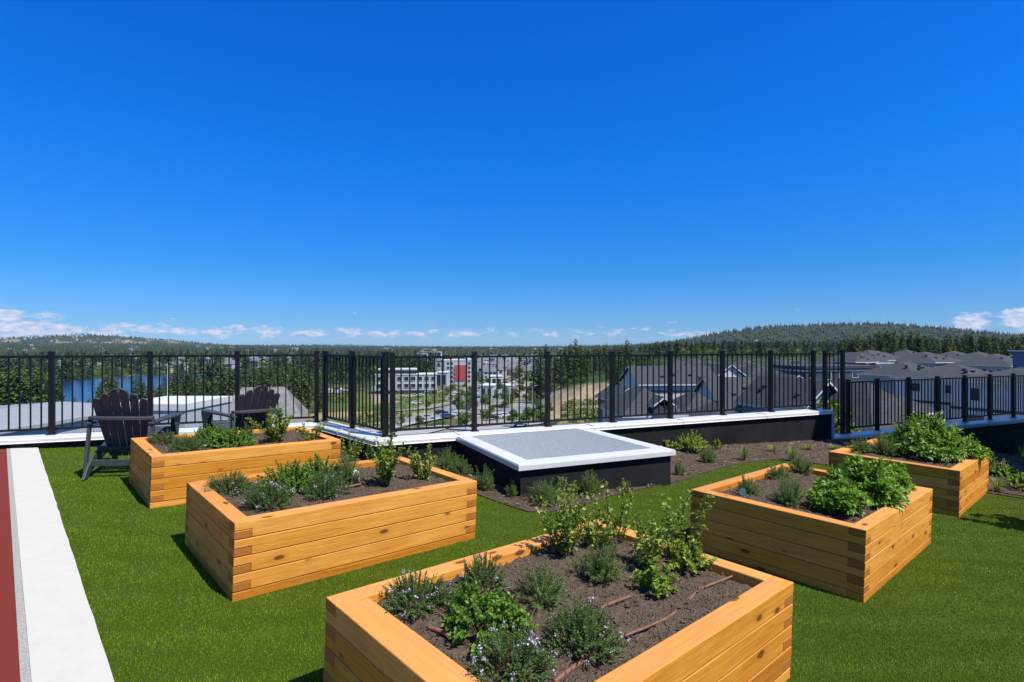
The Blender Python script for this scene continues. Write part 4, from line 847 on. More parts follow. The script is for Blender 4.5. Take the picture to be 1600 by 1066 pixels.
# ------------------------------------------------------------------ trees
def conifer_mesh(name, seed, mat, nb=17, lod=1.0, spread=.20):
    "crown of a unit-height conifer"
    rs = np.random.RandomState(seed); P = []; D = []; N = []; L = []; W = []
    for b in range(int(nb * 2.6)):
        t = (b + rs.rand()) / (nb * 2.6); zz = .10 + .88 * t; R0 = spread * (1 - t) ** .75 * rs.uniform(.62, 1.18) + .012
        for k in range(int(7 - 3.5 * t)):
            a = rs.uniform(0, 6.283); r = R0 * rs.uniform(.6, 1.12); dr = np.array([math.cos(a), math.sin(a), 0]); m = max(2, int(5 * lod * (r / .12) ** .6))
            for i in range(m):
                f = (i + rs.rand()) / m; p = dr * r * f; p[2] = zz + .05 * f - r * (.25 + .35 * f) * f * 1.4 + rs.normal(0, .006)
                P.append(p + rs.normal(0, .006, 3)); v = dr + np.array([-dr[1], dr[0], 0]) * rs.uniform(-1.1, 1.1) + np.array([0, 0, rs.uniform(-.75, .25)]); D.append(v / np.linalg.norm(v)); q = np.array([rs.normal(0, .4), rs.normal(0, .4), 1]); N.append(q / np.linalg.norm(q)); L.append(rs.uniform(.030, .060)); W.append(rs.uniform(.018, .036))
    for i in range(8): P.append(np.array([0, 0, .95 + .004 * i])); v = rs.normal(0, .5, 3) + np.array([0, 0, 1]); D.append(v / np.linalg.norm(v)); N.append(np.array([1., 0, 0])); L.append(.035); W.append(.010)
    P, D, N, L, W = map(np.array, (P, D, N, L, W)); V, Fc = leafset(P, D, N, L, W, .1, .5); return V, Fc, np.repeat(np.clip(rs.normal(.42, .22, len(P)), 0, 1), 4)
def broad_mesh(seed, n=1500, squash=.8):
    rs = np.random.RandomState(seed); C = []
    for i in range(11):
        a = rs.uniform(0, 6.283); r = rs.uniform(.05, .26); C.append((r * math.cos(a), r * math.sin(a), rs.uniform(.38, .82), rs.uniform(.13, .22)))
    C = np.array(C); s = rs.randint(0, len(C), n); d = unit(rs.normal(0, 1, (n, 3))); rad = C[s, 3] * rs.uniform(.6, 1.1, n); P = C[s, :3] + d * rad[:, None] * np.array([1, 1, squash]); L = rs.uniform(.04, .075, n)
    V, Fc = leafset(P, unit(rs.normal(0, 1, (n, 3)) + d * .6), unit(rs.normal(0, .5, (n, 3)) + d), L, L * .8); return V, Fc, np.repeat(np.clip(rs.normal(.45, .22, n), 0, 1), 4)
def tree_proto(name, V, Fc, tint, mat, trunk_top, r):
    root = empty(name, Matrix.Identity(4), name.replace('_', ' '), 'tree'); npmesh('crown', V, [Fc], mat, root, tint=tint); m = MB(); m.tube([(0, 0, -.03), (0.004, 0, .3), (0, 0, trunk_top)], [r, r * .75, r * .15], 7); m.build('trunk', MAT['bark'], root); return root
CON = [tree_proto('conifer_tree', *conifer_mesh('c', 10 + i, None, 17 + i % 3 * 3, 1.5, (.17, .21, .15, .24, .19, .16)[i]), MAT['needles' if i in (0, 1, 4) else 'needles_olive'], .93, .014) for i in range(6)]
BRD = [tree_proto('leafy_tree', *broad_mesh(30 + i), MAT['broadleaf'], .6, .02) for i in range(3)]
_used = {}
def put_tree(proto, p, h, label, group, w=1.0, rz=None):
    c = proto if proto.name not in _used else copy_tree(proto); _used[proto.name] = 1
    c.matrix_world = Matrix.Translation(p) @ Matrix.Rotation(rnd.uniform(0, 6.28) if rz is None else rz, 4, 'Z') @ Matrix.Diagonal((h * w, h * w, h, 1)); c['label'] = label; c['group'] = group; return c
def prof(x, pts):
    xs, ys = zip(*pts); return float(np.interp(x, xs, ys))
LEFT = [(-60, 570), (60, 574), (92, 584), (100, 620), (150, 618), (156, 604), (166, 586), (180, 588), (186, 602), (206, 605), (212, 590), (222, 592), (226, 599), (262, 600), (268, 580), (306, 582), (312, 597), (335, 597), (345, 574), (480, 570), (510, 590), (560, 596)]
def left_wood():
    n = 0; tries = 0
    while n < 158 and tries < 6000:
        tries += 1; x = rnd.uniform(-40, 500); d = rnd.choice((rnd.uniform(105, 150), rnd.uniform(150, 300))) if x < 340 else rnd.uniform(185, 330)
        if 285 < x < 480 and d < 185: continue
        X = (x - 800) / F * d
        if lakef(X, d) < 1.15: continue
        g = float(tz(X, d)); top = prof(x, LEFT) + abs(rnd.gauss(0, 9)) + (9 if d < 140 else 0); h = HC - (top - CY) / F * d - g
        if h < 7 or h > 30: continue
        big = 'tall' if h > 16 else 'short'; where = 'beyond the pale metal roof at the left' if x < 340 else 'in the dark wood behind the half hidden lounge chair'
        put_tree(rnd.choice(CON), (X, d, g), h, f'{big} conifer {where}', 'conifers in the wood on the left', rnd.uniform(.9, 1.25)); n += 1
left_wood()
for x, top, d in ((153, 604, 200), (158, 596, 215), (164, 585, 235), (170, 587, 250), (177, 588, 240), (183, 594, 220), (211, 592, 225), (217, 589, 240), (223, 593, 215), (238, 601, 190), (250, 600, 200), (266, 582, 240), (274, 579, 250), (283, 577, 260), (292, 580, 245), (301, 581, 255), (309, 586, 240)):
    X = (x - 800) / F * d; g = float(tz(X, d)); put_tree(CON[x % 6], (X, d, g), HC - (top - CY) / F * d - g, 'tall conifer standing in front of the lake', 'conifers in front of the lake', 1.15)
RIGHT = [(1310, 534), (1340, 520), (1400, 519), (1450, 524), (1520, 522), (1560, 527), (1660, 522)]
for i in range(105):
    x = 1312 + 350 * (i + rnd.random()) / 105; d = rnd.uniform(225, 300); X = (x - 800) / F * d; g = float(tz(X, d)); h = HC - (prof(x, RIGHT) + rnd.uniform(-4, 13) - CY) / F * d - g
    put_tree(rnd.choice(CON), (X, d, g), max(8, h), 'conifer in the dense row behind the grey hip roofs' if h > 14 else 'low conifer under the row behind the grey hip roofs', 'conifers behind the row houses', rnd.uniform(.95, 1.35))
for x, top, d in ((838, 549, 240), (845, 541, 250), (852, 538, 262), (860, 552, 235), (868, 554, 255), (876, 549, 240), (884, 545, 262), (892, 538, 250), (900, 530, 240), (907, 541, 258), (914, 546, 240), (922, 549, 262), (930, 543, 275), (938, 541, 282), (945, 537, 270), (953, 545, 262), (962, 552, 240), (970, 541, 235), (980, 531, 215), (988, 553, 225), (998, 552, 240), (1008, 544, 250), (1016, 549, 262), (1030, 556, 280), (880, 562, 225), (915, 565, 225), (950, 570, 215), (965, 572, 200)):
    X = (x - 800) / F * d; g = float(tz(X, d)); put_tree(CON[(x * 7) % 6], (X, d, g), HC - (top - CY) / F * d - g, 'tall conifer in the dark clump above the tan rock bank', 'conifers above the rock bank', rnd.uniform(.9, 1.25))
for x, y, hp, w in ((727, 676, 34, .95), (760, 664, 26, .95), (802, 668, 30, .8), (826, 670, 36, .9), (846, 668, 30, .9), (655, 668, 20, .8), (668, 640, 14, .9), (700, 618, 13, 1), (707, 612, 12, 1), (716, 625, 12, 1), (690, 602, 10, 1), (748, 600, 12, 1), (752, 612, 12, .9), (775, 628, 16, .8), (790, 620, 16, .8), (804, 624, 18, .7), (815, 618, 18, .7), (828, 622, 20, .7), (838, 600, 18, .8), (822, 598, 14, .9), (806, 592, 12, .9), (780, 588, 11, 1), (765, 585, 10, 1), (870, 604, 16, 1), (884, 604, 18, 1), (898, 606, 17, 1), (912, 604, 15, 1), (850, 606, 16, .9), (735, 595, 9, 1), (640, 612, 8, 1), (612, 676, 16, .9), (980, 612, 14, 1), (628, 668, 22, .6), (768, 650, 18, .8), (858, 650, 22, .8), (842, 645, 20, .9)):
    p = ground(x, y); put_tree(BRD[(x * 3) % 3], p, hp * p.y / F, 'round green street tree beside the parking lots in the valley' if y > 615 else 'small green street tree among the distant buildings', 'street trees in the valley', w * 1.15)
_r = random.Random(77)
for i in range(46):
    u = _r.uniform(-.10, .075); d = _r.uniform(185, 430); X = u * d; h = _r.uniform(3, 6.5)
    put_tree(BRD[i % 3], (X, d, float(tz(X, d))), h, 'young green tree among the shops and lots of the valley', 'street trees in the valley', _r.uniform(.8, 1.2))
for x, y, d, h in ((1298, 0, 34, 3.2), (1312, 0, 36, 3.0), (1440, 0, 38, 2.6)):
    X = (x - 800) / F * d; put_tree(BRD[x % 3], (X, d, -6.2 if x < 1400 else -7), h + 1.6, 'sunlit yellow green shrub seen low through the railing', 'shrubs below the low railing', 1.0)
def brush():
    rs = np.random.RandomState(9); P = []
    for (x0, x1, y0, y1, n) in ((615, 725, 600, 632, 420), (430, 560, 618, 630, 130), (880, 940, 628, 662, 80), (640, 720, 588, 602, 90), (330, 480, 640, 668, 60), (560, 640, 640, 672, 80)):
        for i in range(n): P.append(ground(rs.uniform(x0, x1), rs.uniform(y0, y1)))
    VV = []; TT = []; Fs = []; o = 0
    for p in P:
        n = 34; r = rs.uniform(.6, 1.9); d = unit(rs.normal(0, 1, (n, 3))); d[:, 2] = np.abs(d[:, 2]); q = d * r * rs.uniform(.6, 1.1, (n, 1)) * np.array([1, 1, .75]) + np.array(p); l = rs.uniform(.35, .7, n); V, Fc = leafset(q, unit(rs.normal(0, 1, (n, 3))), d, l, l * .8); VV.append(V); Fs.append(Fc + o); o += len(V); TT.append(np.repeat(np.clip(rs.normal(.5, .2) + rs.normal(0, .15, n), 0, 1), 4))
    props(npmesh('scrub', np.concatenate(VV), [np.concatenate(Fs)], MAT['broadleaf'], tint=np.concatenate(TT)), 'low green scrub covering the undeveloped valley lots', 'scrub', kind='stuff')
brush()
def mid_forest():
    rs = np.random.RandomState(14); n = 7000; u = rs.uniform(-1.0, 1.0, n); d = np.exp(rs.uniform(math.log(300), math.log(1150), n)); x = u * d; y = d; z = tz(x, y)
    keep = lakef(x, y) > 1.10; keep &= ~((u > -.46) & (u < .12) & (y < 430)); keep &= ~((u > .03) & (y < 480)); keep &= ~((u < -.38) & (y < 315)); keep &= ~((u > -.14) & (u < .08) & (rs.rand(n) < .93)); keep &= ~((lakef(x, y) < 1.6) & (y > 450) & (rs.rand(n) < .6))
    x, y, z = x[keep], y[keep], z[keep]; n = len(x); pr = [conifer_mesh('m', 60 + i, None, 8, .42, (.17, .22, .2)[i]) for i in range(3)] + [broad_mesh(70 + i, 170) for i in range(2)]; VV = []; FF = []; TT = []; MI = []; o = 0
    for i in range(n):
        k = rs.choice((0, 1, 2, 0, 3, 3, 4)); V, Fc, T = pr[k]; h = rs.uniform(9, 20) * (1 if k < 3 else .62) * (.8 if u_right(x[i], y[i]) else 1); a = rs.uniform(0, 6.28); c, s_ = math.cos(a), math.sin(a); q = V * np.array([h * 1.25, h * 1.25, h]); q = np.stack([q[:, 0] * c - q[:, 1] * s_ + x[i], q[:, 0] * s_ + q[:, 1] * c + y[i], q[:, 2] + z[i]], 1)
        # larger leaf tufts than a near tree: few faces must still close the crown
        q4 = q.reshape(-1, 4, 3); cen = q4.mean(1, keepdims=True); q = (cen + (q4 - cen) * (2.3 if k < 3 else 1.7)).reshape(-1, 3)
        VV.append(q); FF.append(Fc + o); o += len(q); TT.append(np.clip(T + rs.normal(0, .15), 0, 1)); MI.append(np.full(len(Fc), (0 if rs.rand() < .65 else 1) if k < 3 else 2))
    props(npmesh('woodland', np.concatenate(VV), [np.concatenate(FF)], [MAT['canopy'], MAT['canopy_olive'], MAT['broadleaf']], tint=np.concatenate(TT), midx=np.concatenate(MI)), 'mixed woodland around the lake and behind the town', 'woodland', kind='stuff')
def u_right(x, y): return x / y > .1
mid_forest()
def far_forest():
    rs = np.random.RandomState(12); n = 26000; u = rs.uniform(-1.02, 1.02, n); d = np.exp(rs.uniform(math.log(1050), math.log(7000), n)); x = u * d; y = d; z = tz(x, y)
    keep = lakef(x, y) > 1.12; keep &= ~((u > -.46) & (u < .12) & (y < 430)); keep &= ~((u > .03) & (y < 620)); keep &= ~((u > .16) & (y < 900)); keep &= ~((u < -.38) & (y < 300))
    town = (u > -.12) & (u < .10) & (y < 1150); keep &= ~(town & (rs.rand(n) < .93)); keep &= ~((u > -.48) & (u < .12) & (y < 900) & (rs.rand(n) < .25))
    nb = np.sin(x / 130 + 2 * np.sin(y / 150)) * np.sin(y / 170 + np.sin(x / 110)); keep &= ~((x < -1500) & (y > 3000) & (z > 22) & (nb > .42) & (rs.rand(n) < .6)); keep &= ~((x < -2900) & (d > 2000) & (d < 4300) & (z > 0) & (z < 30) & (nb > .35))
    x, y, z, d = x[keep], y[keep], z[keep], d[keep]; n = len(x); h = rs.uniform(9, 21, n) * np.where(d > 2500, 1.15, 1); conif = rs.rand(n) < .72; r = h * np.where(conif, rs.uniform(.16, .26, n), rs.uniform(.3, .45, n)); h = np.where(conif, h, h * .62)
    ns = 7; tiers = np.array([(0.08, 1.0), (.30, .92), (.34, .62), (.58, .62), (.60, .38), (1.0, .02)]); V = []; a0 = rs.uniform(0, 6.28, n)
    for ti, (tzv, tr) in enumerate(tiers):
        for k in range(ns):
            a = a0 + 6.2832 * k / ns; trr = np.where(conif, tr, np.array([.55, 1.0, 1.0, .9, .75, .25])[ti]); jr = rs.uniform(.62, 1.3, n); V.append(np.stack([x + np.cos(a) * r * trr * jr, y + np.sin(a) * r * trr * jr, z + h * (tzv + rs.normal(0, .035, n))], 1))
    V = np.stack(V, 1).reshape(-1, 3); b = np.arange(n)[:, None] * (ns * 6); FQ = np.concatenate([b + np.array([t * ns + k, t * ns + (k + 1) % ns, (t + 1) * ns + (k + 1) % ns, (t + 1) * ns + k]) for t in range(5) for k in range(ns)], 0)
    tint = np.repeat(np.clip(rs.normal(.42, .16, n), 0, 1), ns * 6) + rs.normal(0, .12, n * ns * 6)
    mid = np.tile(np.where(conif, np.where(rs.rand(n) < .3, 1, 0), 1), ns * 5)
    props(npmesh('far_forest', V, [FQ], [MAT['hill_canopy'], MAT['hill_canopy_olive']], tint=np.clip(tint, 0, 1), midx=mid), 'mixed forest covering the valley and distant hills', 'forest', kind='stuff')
far_forest()

# ------------------------------------------------------------------ buildings
def windows(root, wins, depth=.05, mats=None):
    "wins: (face axis, offset, along0, along1, z0, z1) boxes slightly proud of the wall"
    for (ax, off, a0, a1, z0, z1) in wins:
        m = MB(); sgn = 1 if off > 0 else -1
        def bx(b0, b1, c0, c1, o0, o1, mm):
            lo, hi = sorted((off + sgn * o0, off + sgn * o1))
            if ax == 'y': m.b2(b0, b1, lo, hi, c0, c1, m=mm)
            else: m.b2(lo, hi, b0, b1, c0, c1, m=mm)
        t = .09; bx(a0, a1, z0, z1, .0, depth * .6, 1); bx(a0 - t, a1 + t, z1, z1 + t, 0, depth, 0); bx(a0 - t, a1 + t, z0 - t, z0, 0, depth, 0); bx(a0 - t, a0, z0, z1, 0, depth, 0); bx(a1, a1 + t, z0, z1, 0, depth, 0)
        m.build('window', mats or [MAT['fascia_white'], MAT['window_glass']], root)
def roof_mesh(kind, w, d, h, rise, ov):
    m = MB(); x0, x1, y0, y1 = -w / 2 - ov, w / 2 + ov, -d / 2 - ov, d / 2 + ov; t = .18
    if kind == 'hip':
        if w >= d: a = (d / 2 + ov) * .95; R0, R1 = (x0 + a, 0, h + rise), (x1 - a, 0, h + rise); T = [(x0, y0, h), (x1, y0, h), (x1, y1, h), (x0, y1, h), R0, R1]; fs = [(0, 1, 5, 4), (2, 3, 4, 5), (1, 2, 5), (3, 0, 4)]
        else: a = (w / 2 + ov) * .95; R0, R1 = (0, y0 + a, h + rise), (0, y1 - a, h + rise); T = [(x0, y0, h), (x1, y0, h), (x1, y1, h), (x0, y1, h), R0, R1]; fs = [(1, 2, 5, 4), (3, 0, 4, 5), (0, 1, 4), (2, 3, 5)]
        B = [(p[0], p[1], h - t) for p in T[:4]]; m._add(T + B, fs + [(0, 6, 7, 1), (1, 7, 8, 2), (2, 8, 9, 3), (3, 9, 6, 0), (6, 9, 8, 7)])
        m.m[-5:] = [1, 1, 1, 1, 1]
    elif kind in ('gable', 'gablefront'):
        if kind == 'gable': prof_ = [(y0, h), (0, h + rise), (y1, h)]; pt = lambda s, y, z: (s, y, z); s0, s1 = x0, x1
        else: prof_ = [(x0, h), (0, h + rise), (x1, h)]; pt = lambda s, y, z: (y, s, z); s0, s1 = y0, y1
        vs = []
        for s in (s0, s1):
            for (y, z) in prof_: vs.append(pt(s, y, z))
            for (y, z) in prof_: vs.append(pt(s, y, z - t))
        m._add(vs, [(0, 1, 7, 6), (1, 2, 8, 7), (3, 9, 10, 4), (4, 10, 11, 5), (0, 3, 4, 1), (1, 4, 5, 2), (6, 7, 10, 9), (7, 8, 11, 10), (0, 6, 9, 3), (2, 5, 11, 8)]); m.m[-6:] = [1] * 6
    elif kind == 'shed':
        vs = [(x0, y0, h + rise), (x1, y0, h), (x1, y1, h), (x0, y1, h + rise)]; vs += [(a, b, c - t) for a, b, c in vs]; m._add(vs, [(0, 1, 2, 3), (7, 6, 5, 4), (0, 4, 5, 1), (1, 5, 6, 2), (2, 6, 7, 3), (3, 7, 4, 0)]); m.m[-4:] = [1] * 4
    else: m.b2(x0, x1, y0, y1, h - .05, h + .45, m=1)
    return m
def house(label, px, d, eave_y, w, dep, rot, kind, rise, wall, storeys=3, roof='shingles', fascia='fascia_white', ov=.4, group='row houses with grey roofs', win=True, vents=4, band=None, cat='house', name='house', porch=False, seed=None):
    X = (px - 800) / F * d; ze = HC - (eave_y - CY) / F * d; g = float(tz(X, d)) - 1.2; h = ze - g; r2 = random.Random(int(px * 13 + d)); root = empty(name, wmat(X, d, g, R(rot)), label, cat, group)
    m = MB(); m.b2(-w / 2, w / 2, -dep / 2, dep / 2, 0, h - .16)
    if kind in ('gable', 'gablefront'):
        for s in (-1, 1):
            tri = [(-dep / 2, h - .17), (dep / 2, h - .17), (0, h + rise - .2)] if kind == 'gable' else [(-w / 2, h - .17), (w / 2, h - .17), (0, h + rise - .2)]
            if kind == 'gable': m._add([(s * (w / 2 - .01), a, b) for a, b in tri] + [(s * (w / 2 - .2), a, b) for a, b in tri], [(0, 1, 2), (5, 4, 3), (0, 3, 4, 1), (1, 4, 5, 2), (2, 5, 3, 0)])
            else: m._add([(a, s * (dep / 2 - .01), b) for a, b in tri] + [(a, s * (dep / 2 - .2), b) for a, b in tri], [(0, 1, 2), (5, 4, 3), (0, 3, 4, 1), (1, 4, 5, 2), (2, 5, 3, 0)])
    if kind == 'shed': m.prism([(-dep / 2, 0), (dep / 2, 0)], 0, 0) if False else m._add([(-w / 2, s * dep / 2, z) if k == 0 else (w / 2, s * dep / 2, h - .18) for s in (-1, 1) for k, z in ((0, h - .18), (0, h + rise * .93 - .18), (1, 0))], [(0, 2, 1), (3, 4, 5), (0, 1, 4, 3)])
    m.build('wall', MAT[wall], root); rf = roof_mesh(kind, w, dep, h, rise, ov).build('roof', [MAT[roof], MAT[fascia]], root)
    if band:
        b = MB()
        for z in band: 
            b.b2(-w / 2 - .05, w / 2 + .05, -dep / 2 - .05, dep / 2 + .05, h - z - .3, h - z)
        b.build('band_course', MAT['fascia_dark'], root)
    wins = []
    if win:
        for s in range(storeys):
            z1 = h - .75 - s * 2.9
            if z1 < 1.5: break
            for ax, L, off in (('y', w, -dep / 2), ('x', dep, -w / 2), ('x', dep, w / 2)):
                n = max(1, int(L / 3.1))
                for k in range(n):
                    if r2.random() < .18: continue
                    c = -L / 2 + L * (k + .5) / n; ww = r2.choice((.45, .6, .85)); wins.append((ax, off, c - ww, c + ww, z1 - r2.choice((1.0, 1.35)), z1))
        windows(root, wins)
    for k in range(vents):
        t = r2.uniform(-.32, .32); s = r2.choice((-1, 1)) if kind != 'shed' else 1; f = r2.uniform(.25, .6)
        if kind in ('hip', 'gable'): p = (w * t, -dep / 2 * (1 - f), h + rise * f)
        elif kind == 'gablefront': p = (s * w / 2 * (1 - f), dep * t, h + rise * f)
        else: continue
        v = MB(); v.box((p[0], p[1], p[2] + .12), (.32, .32, .36)); v.box((p[0], p[1], p[2] + .33), (.44, .44, .07)); v.build('roof_vent', MAT['fascia_dark'], rf)
    return root, h
def houses():
    H = house
    H('long grey roofed row house with pale wall and dark eave band', 1044, 82, 597, 11.5, 9, 6, 'gable', 2.4, 'wall_white', band=(.9,))
    r, h = H('house with small front gable below the long row house', 1000, 54, 641, 5.4, 7.5, 6, 'hip', 2.3, 'wall_white')
    m = MB(); m.prism([(-.2, -4.3), (1.6, -4.3), (1.6, -1.2), (-.2, -1.2)], h - .3, h + .9); 
    m.build('dormer', MAT['wall_dark'], r); rm = roof_mesh('gablefront', 1.9, 3.2, 0, .8, .15); o = rm.build('dormer_roof', [MAT['shingles'], MAT['fascia_white']], r); o.location = (.7, -2.8, h + .9)
    H('grey hip roof house right of the small front gable', 1084, 55, 652, 6.2, 7.5, 6, 'hip', 2.5, 'wall_pale')
    H('steep grey roofed white house behind the tall railing middle', 1152, 64, 634, 7.6, 8.5, 6, 'gable', 3.3, 'wall_white')
    H('white gabled house with dark windows farther up the row', 1122, 105, 585, 5, 8, 12, 'gablefront', 2.0, 'wall_white'); H('tan walled house beside the white gabled house', 1140, 118, 581, 6, 8, 12, 'hip', 2, 'wall_tan'); H('dark walled house with blue window bay near the red panels', 1178, 112, 584, 6.5, 8, 12, 'hip', 2.0, 'wall_dark')
    H('white house with bright barge boards and dark gable', 1236, 47, 634, 4.2, 7, 16, 'gablefront', 2.3, 'wall_grey', ov=.5); H('narrow dark gable house left of the bright barge boards', 1207, 49, 648, 2.8, 6, 16, 'gablefront', 1.7, 'wall_dark')
    H('large plain grey roof just beyond the single tall railing bay', 1338, 43, 668, 7.6, 9, 18, 'hip', 3.6, 'wall_pale', vents=2)
    H('grey walled house with hip roof right of the red panels', 1415, 92, 585, 10, 9, 24, 'hip', 2.1, 'wall_grey', vents=6); H('white row house with broad hip roof and dark belt band', 1490, 72, 590, 9, 9.2, 24, 'hip', 1.75, 'wall_white', band=(2.9,), vents=6); H('nearest white row house with dark belt band at the right', 1600, 60, 596, 9, 9.2, 24, 'hip', 1.5, 'wall_white', band=(2.9,), vents=6)
    for i, (px, d, ey, w) in enumerate(((1362, 138, 562, 13), (1416, 150, 560, 11), (1445, 132, 565, 12), (1490, 142, 563, 13), (1528, 132, 565, 12), (1556, 118, 570, 12), (1600, 125, 567, 12), (1335, 128, 566, 9))):
        H(('pale', 'white', 'grey')[i % 3] + ' house with grey hip roof in the back row, ' + ('left end', 'near the left end', 'left of the middle', 'middle', 'right of the middle', 'behind the nearest white row house', 'right end beside the blue house', 'behind the red panelled block')[i], px, d, ey, w, 11, 20 + (i * 7) % 11, 'hip', 2.3, ('wall_pale', 'wall_white', 'wall_grey')[i % 3], storeys=2, vents=4)
    r, h = H('blue modern house with a sloping single pitch roof', 1652, 80, 566, 6.5, 7, 8, 'shed', 1.7, 'wall_blue', vents=0, win=False)
    windows(r, [('y', -3.5, -2.2, -1.2, h - 1.6, h - .1), ('y', -3.5, -1.0, -.2, h - 1.6, h - .1), ('x', -3.25, -1.2, -.2, h - 1.4, h - .3)]); m = MB(); m.b2(-2.5, .2, -3.53, -3.504, h - 3.4, h + .4); m.build('wall_panel', MAT['wall_pale'], r)
    for lab, a in (('small dark gabled house at the left end of the row houses', (968, 74, 622, 4.0, 6, 10, 'gablefront', 1.6, 'wall_dark')), ('low white house with a grey hip roof below the orange bay', (1118, 50, 660, 4.6, 6, 12, 'hip', 1.7, 'wall_white')), ('pale gabled house between the two steep grey roofs', (1184, 74, 612, 4.6, 6, 10, 'gablefront', 1.7, 'wall_pale')),
                   ('white house with grey hip roof above the pale gabled house', (1206, 92, 594, 6, 7, 16, 'hip', 1.7, 'wall_white')), ('tan gabled house left of the dark flat roofed block', (1226, 84, 600, 4.2, 6, 8, 'gablefront', 1.5, 'wall_tan')), ('white gabled house below the dark flat roofed block', (1276, 66, 616, 4.8, 7, 14, 'gablefront', 1.8, 'wall_white')),
                   ('small white house in front of the broad hip roofs', (1392, 58, 640, 5, 6, 22, 'hip', 1.6, 'wall_white'))):
        H(lab, *a, vents=2)
    # red and black modern block
    r, h = H('dark flat roofed block with red brick panels and white bands', 1285, 112, 574, 15.5, 10, 10, 'flat', 0, 'wall_dark', fascia='fascia_dark', vents=0, group='flat roofed modern blocks', cat='building', name='apartment_building')
    for x0, x1, z0, z1 in ((4.9, 7.1, h - 3.6, h - .6),): m = MB(); m.b2(x0, x1, -5.12, -5.004, z0, z1); m.build('brick_panel', MAT['brick_red'], r)
    m = MB(); m.b2(-7.78, 7.78, -5.06, 5.06, h - .62, h - .30); m.build('band_course', MAT['fascia_white'], r)
    H('red brick hip roofed house behind the dark flat block', 1336, 124, 565, 5, 6, 10, 'hip', 1.3, 'brick_red', storeys=1)
    for i, (px, d, ey) in enumerate(((1060, 170, 573), (1085, 180, 570), (1108, 165, 574), (1165, 175, 571), (1195, 160, 575), (1225, 178, 571), (1255, 165, 573))):
        H(('white', 'tan', 'pale')[i % 3] + ' house with grey roof farther behind the tall railing, ' + ('first', 'second', 'third', 'fourth', 'fifth', 'sixth', 'seventh')[i] + ' from the rock bank', px, d, ey, 8, 8, (5, 40, 15)[i % 3], 'hip', 2, ('wall_white', 'wall_tan', 'wall_pale')[i % 3], storeys=2, vents=2)
    # orange panelled stair between the row houses
    X = (1099 - 800) / F * 70; root = empty('stair_tower', wmat(X, 70, HC - (660 - CY) / F * 70, R(6)), 'narrow orange panelled bay at the end of the long row house', 'building'); m = MB(); m.b2(-.5, .5, -.4, .4, 0, 5.6); m.build('wall', MAT['panel_orange'], root); m = MB(); m.b2(-.6, .6, -.5, .5, 5.6, 5.75); m.build('roof', MAT['fascia_dark'], root); windows(root, [('y', -.4, -.3, .3, 3.2, 4.4), ('y', -.4, -.3, .3, .8, 2.0)])
houses()
simple('office_wall', (.42, .42, .41), .7, .06, 1.5)
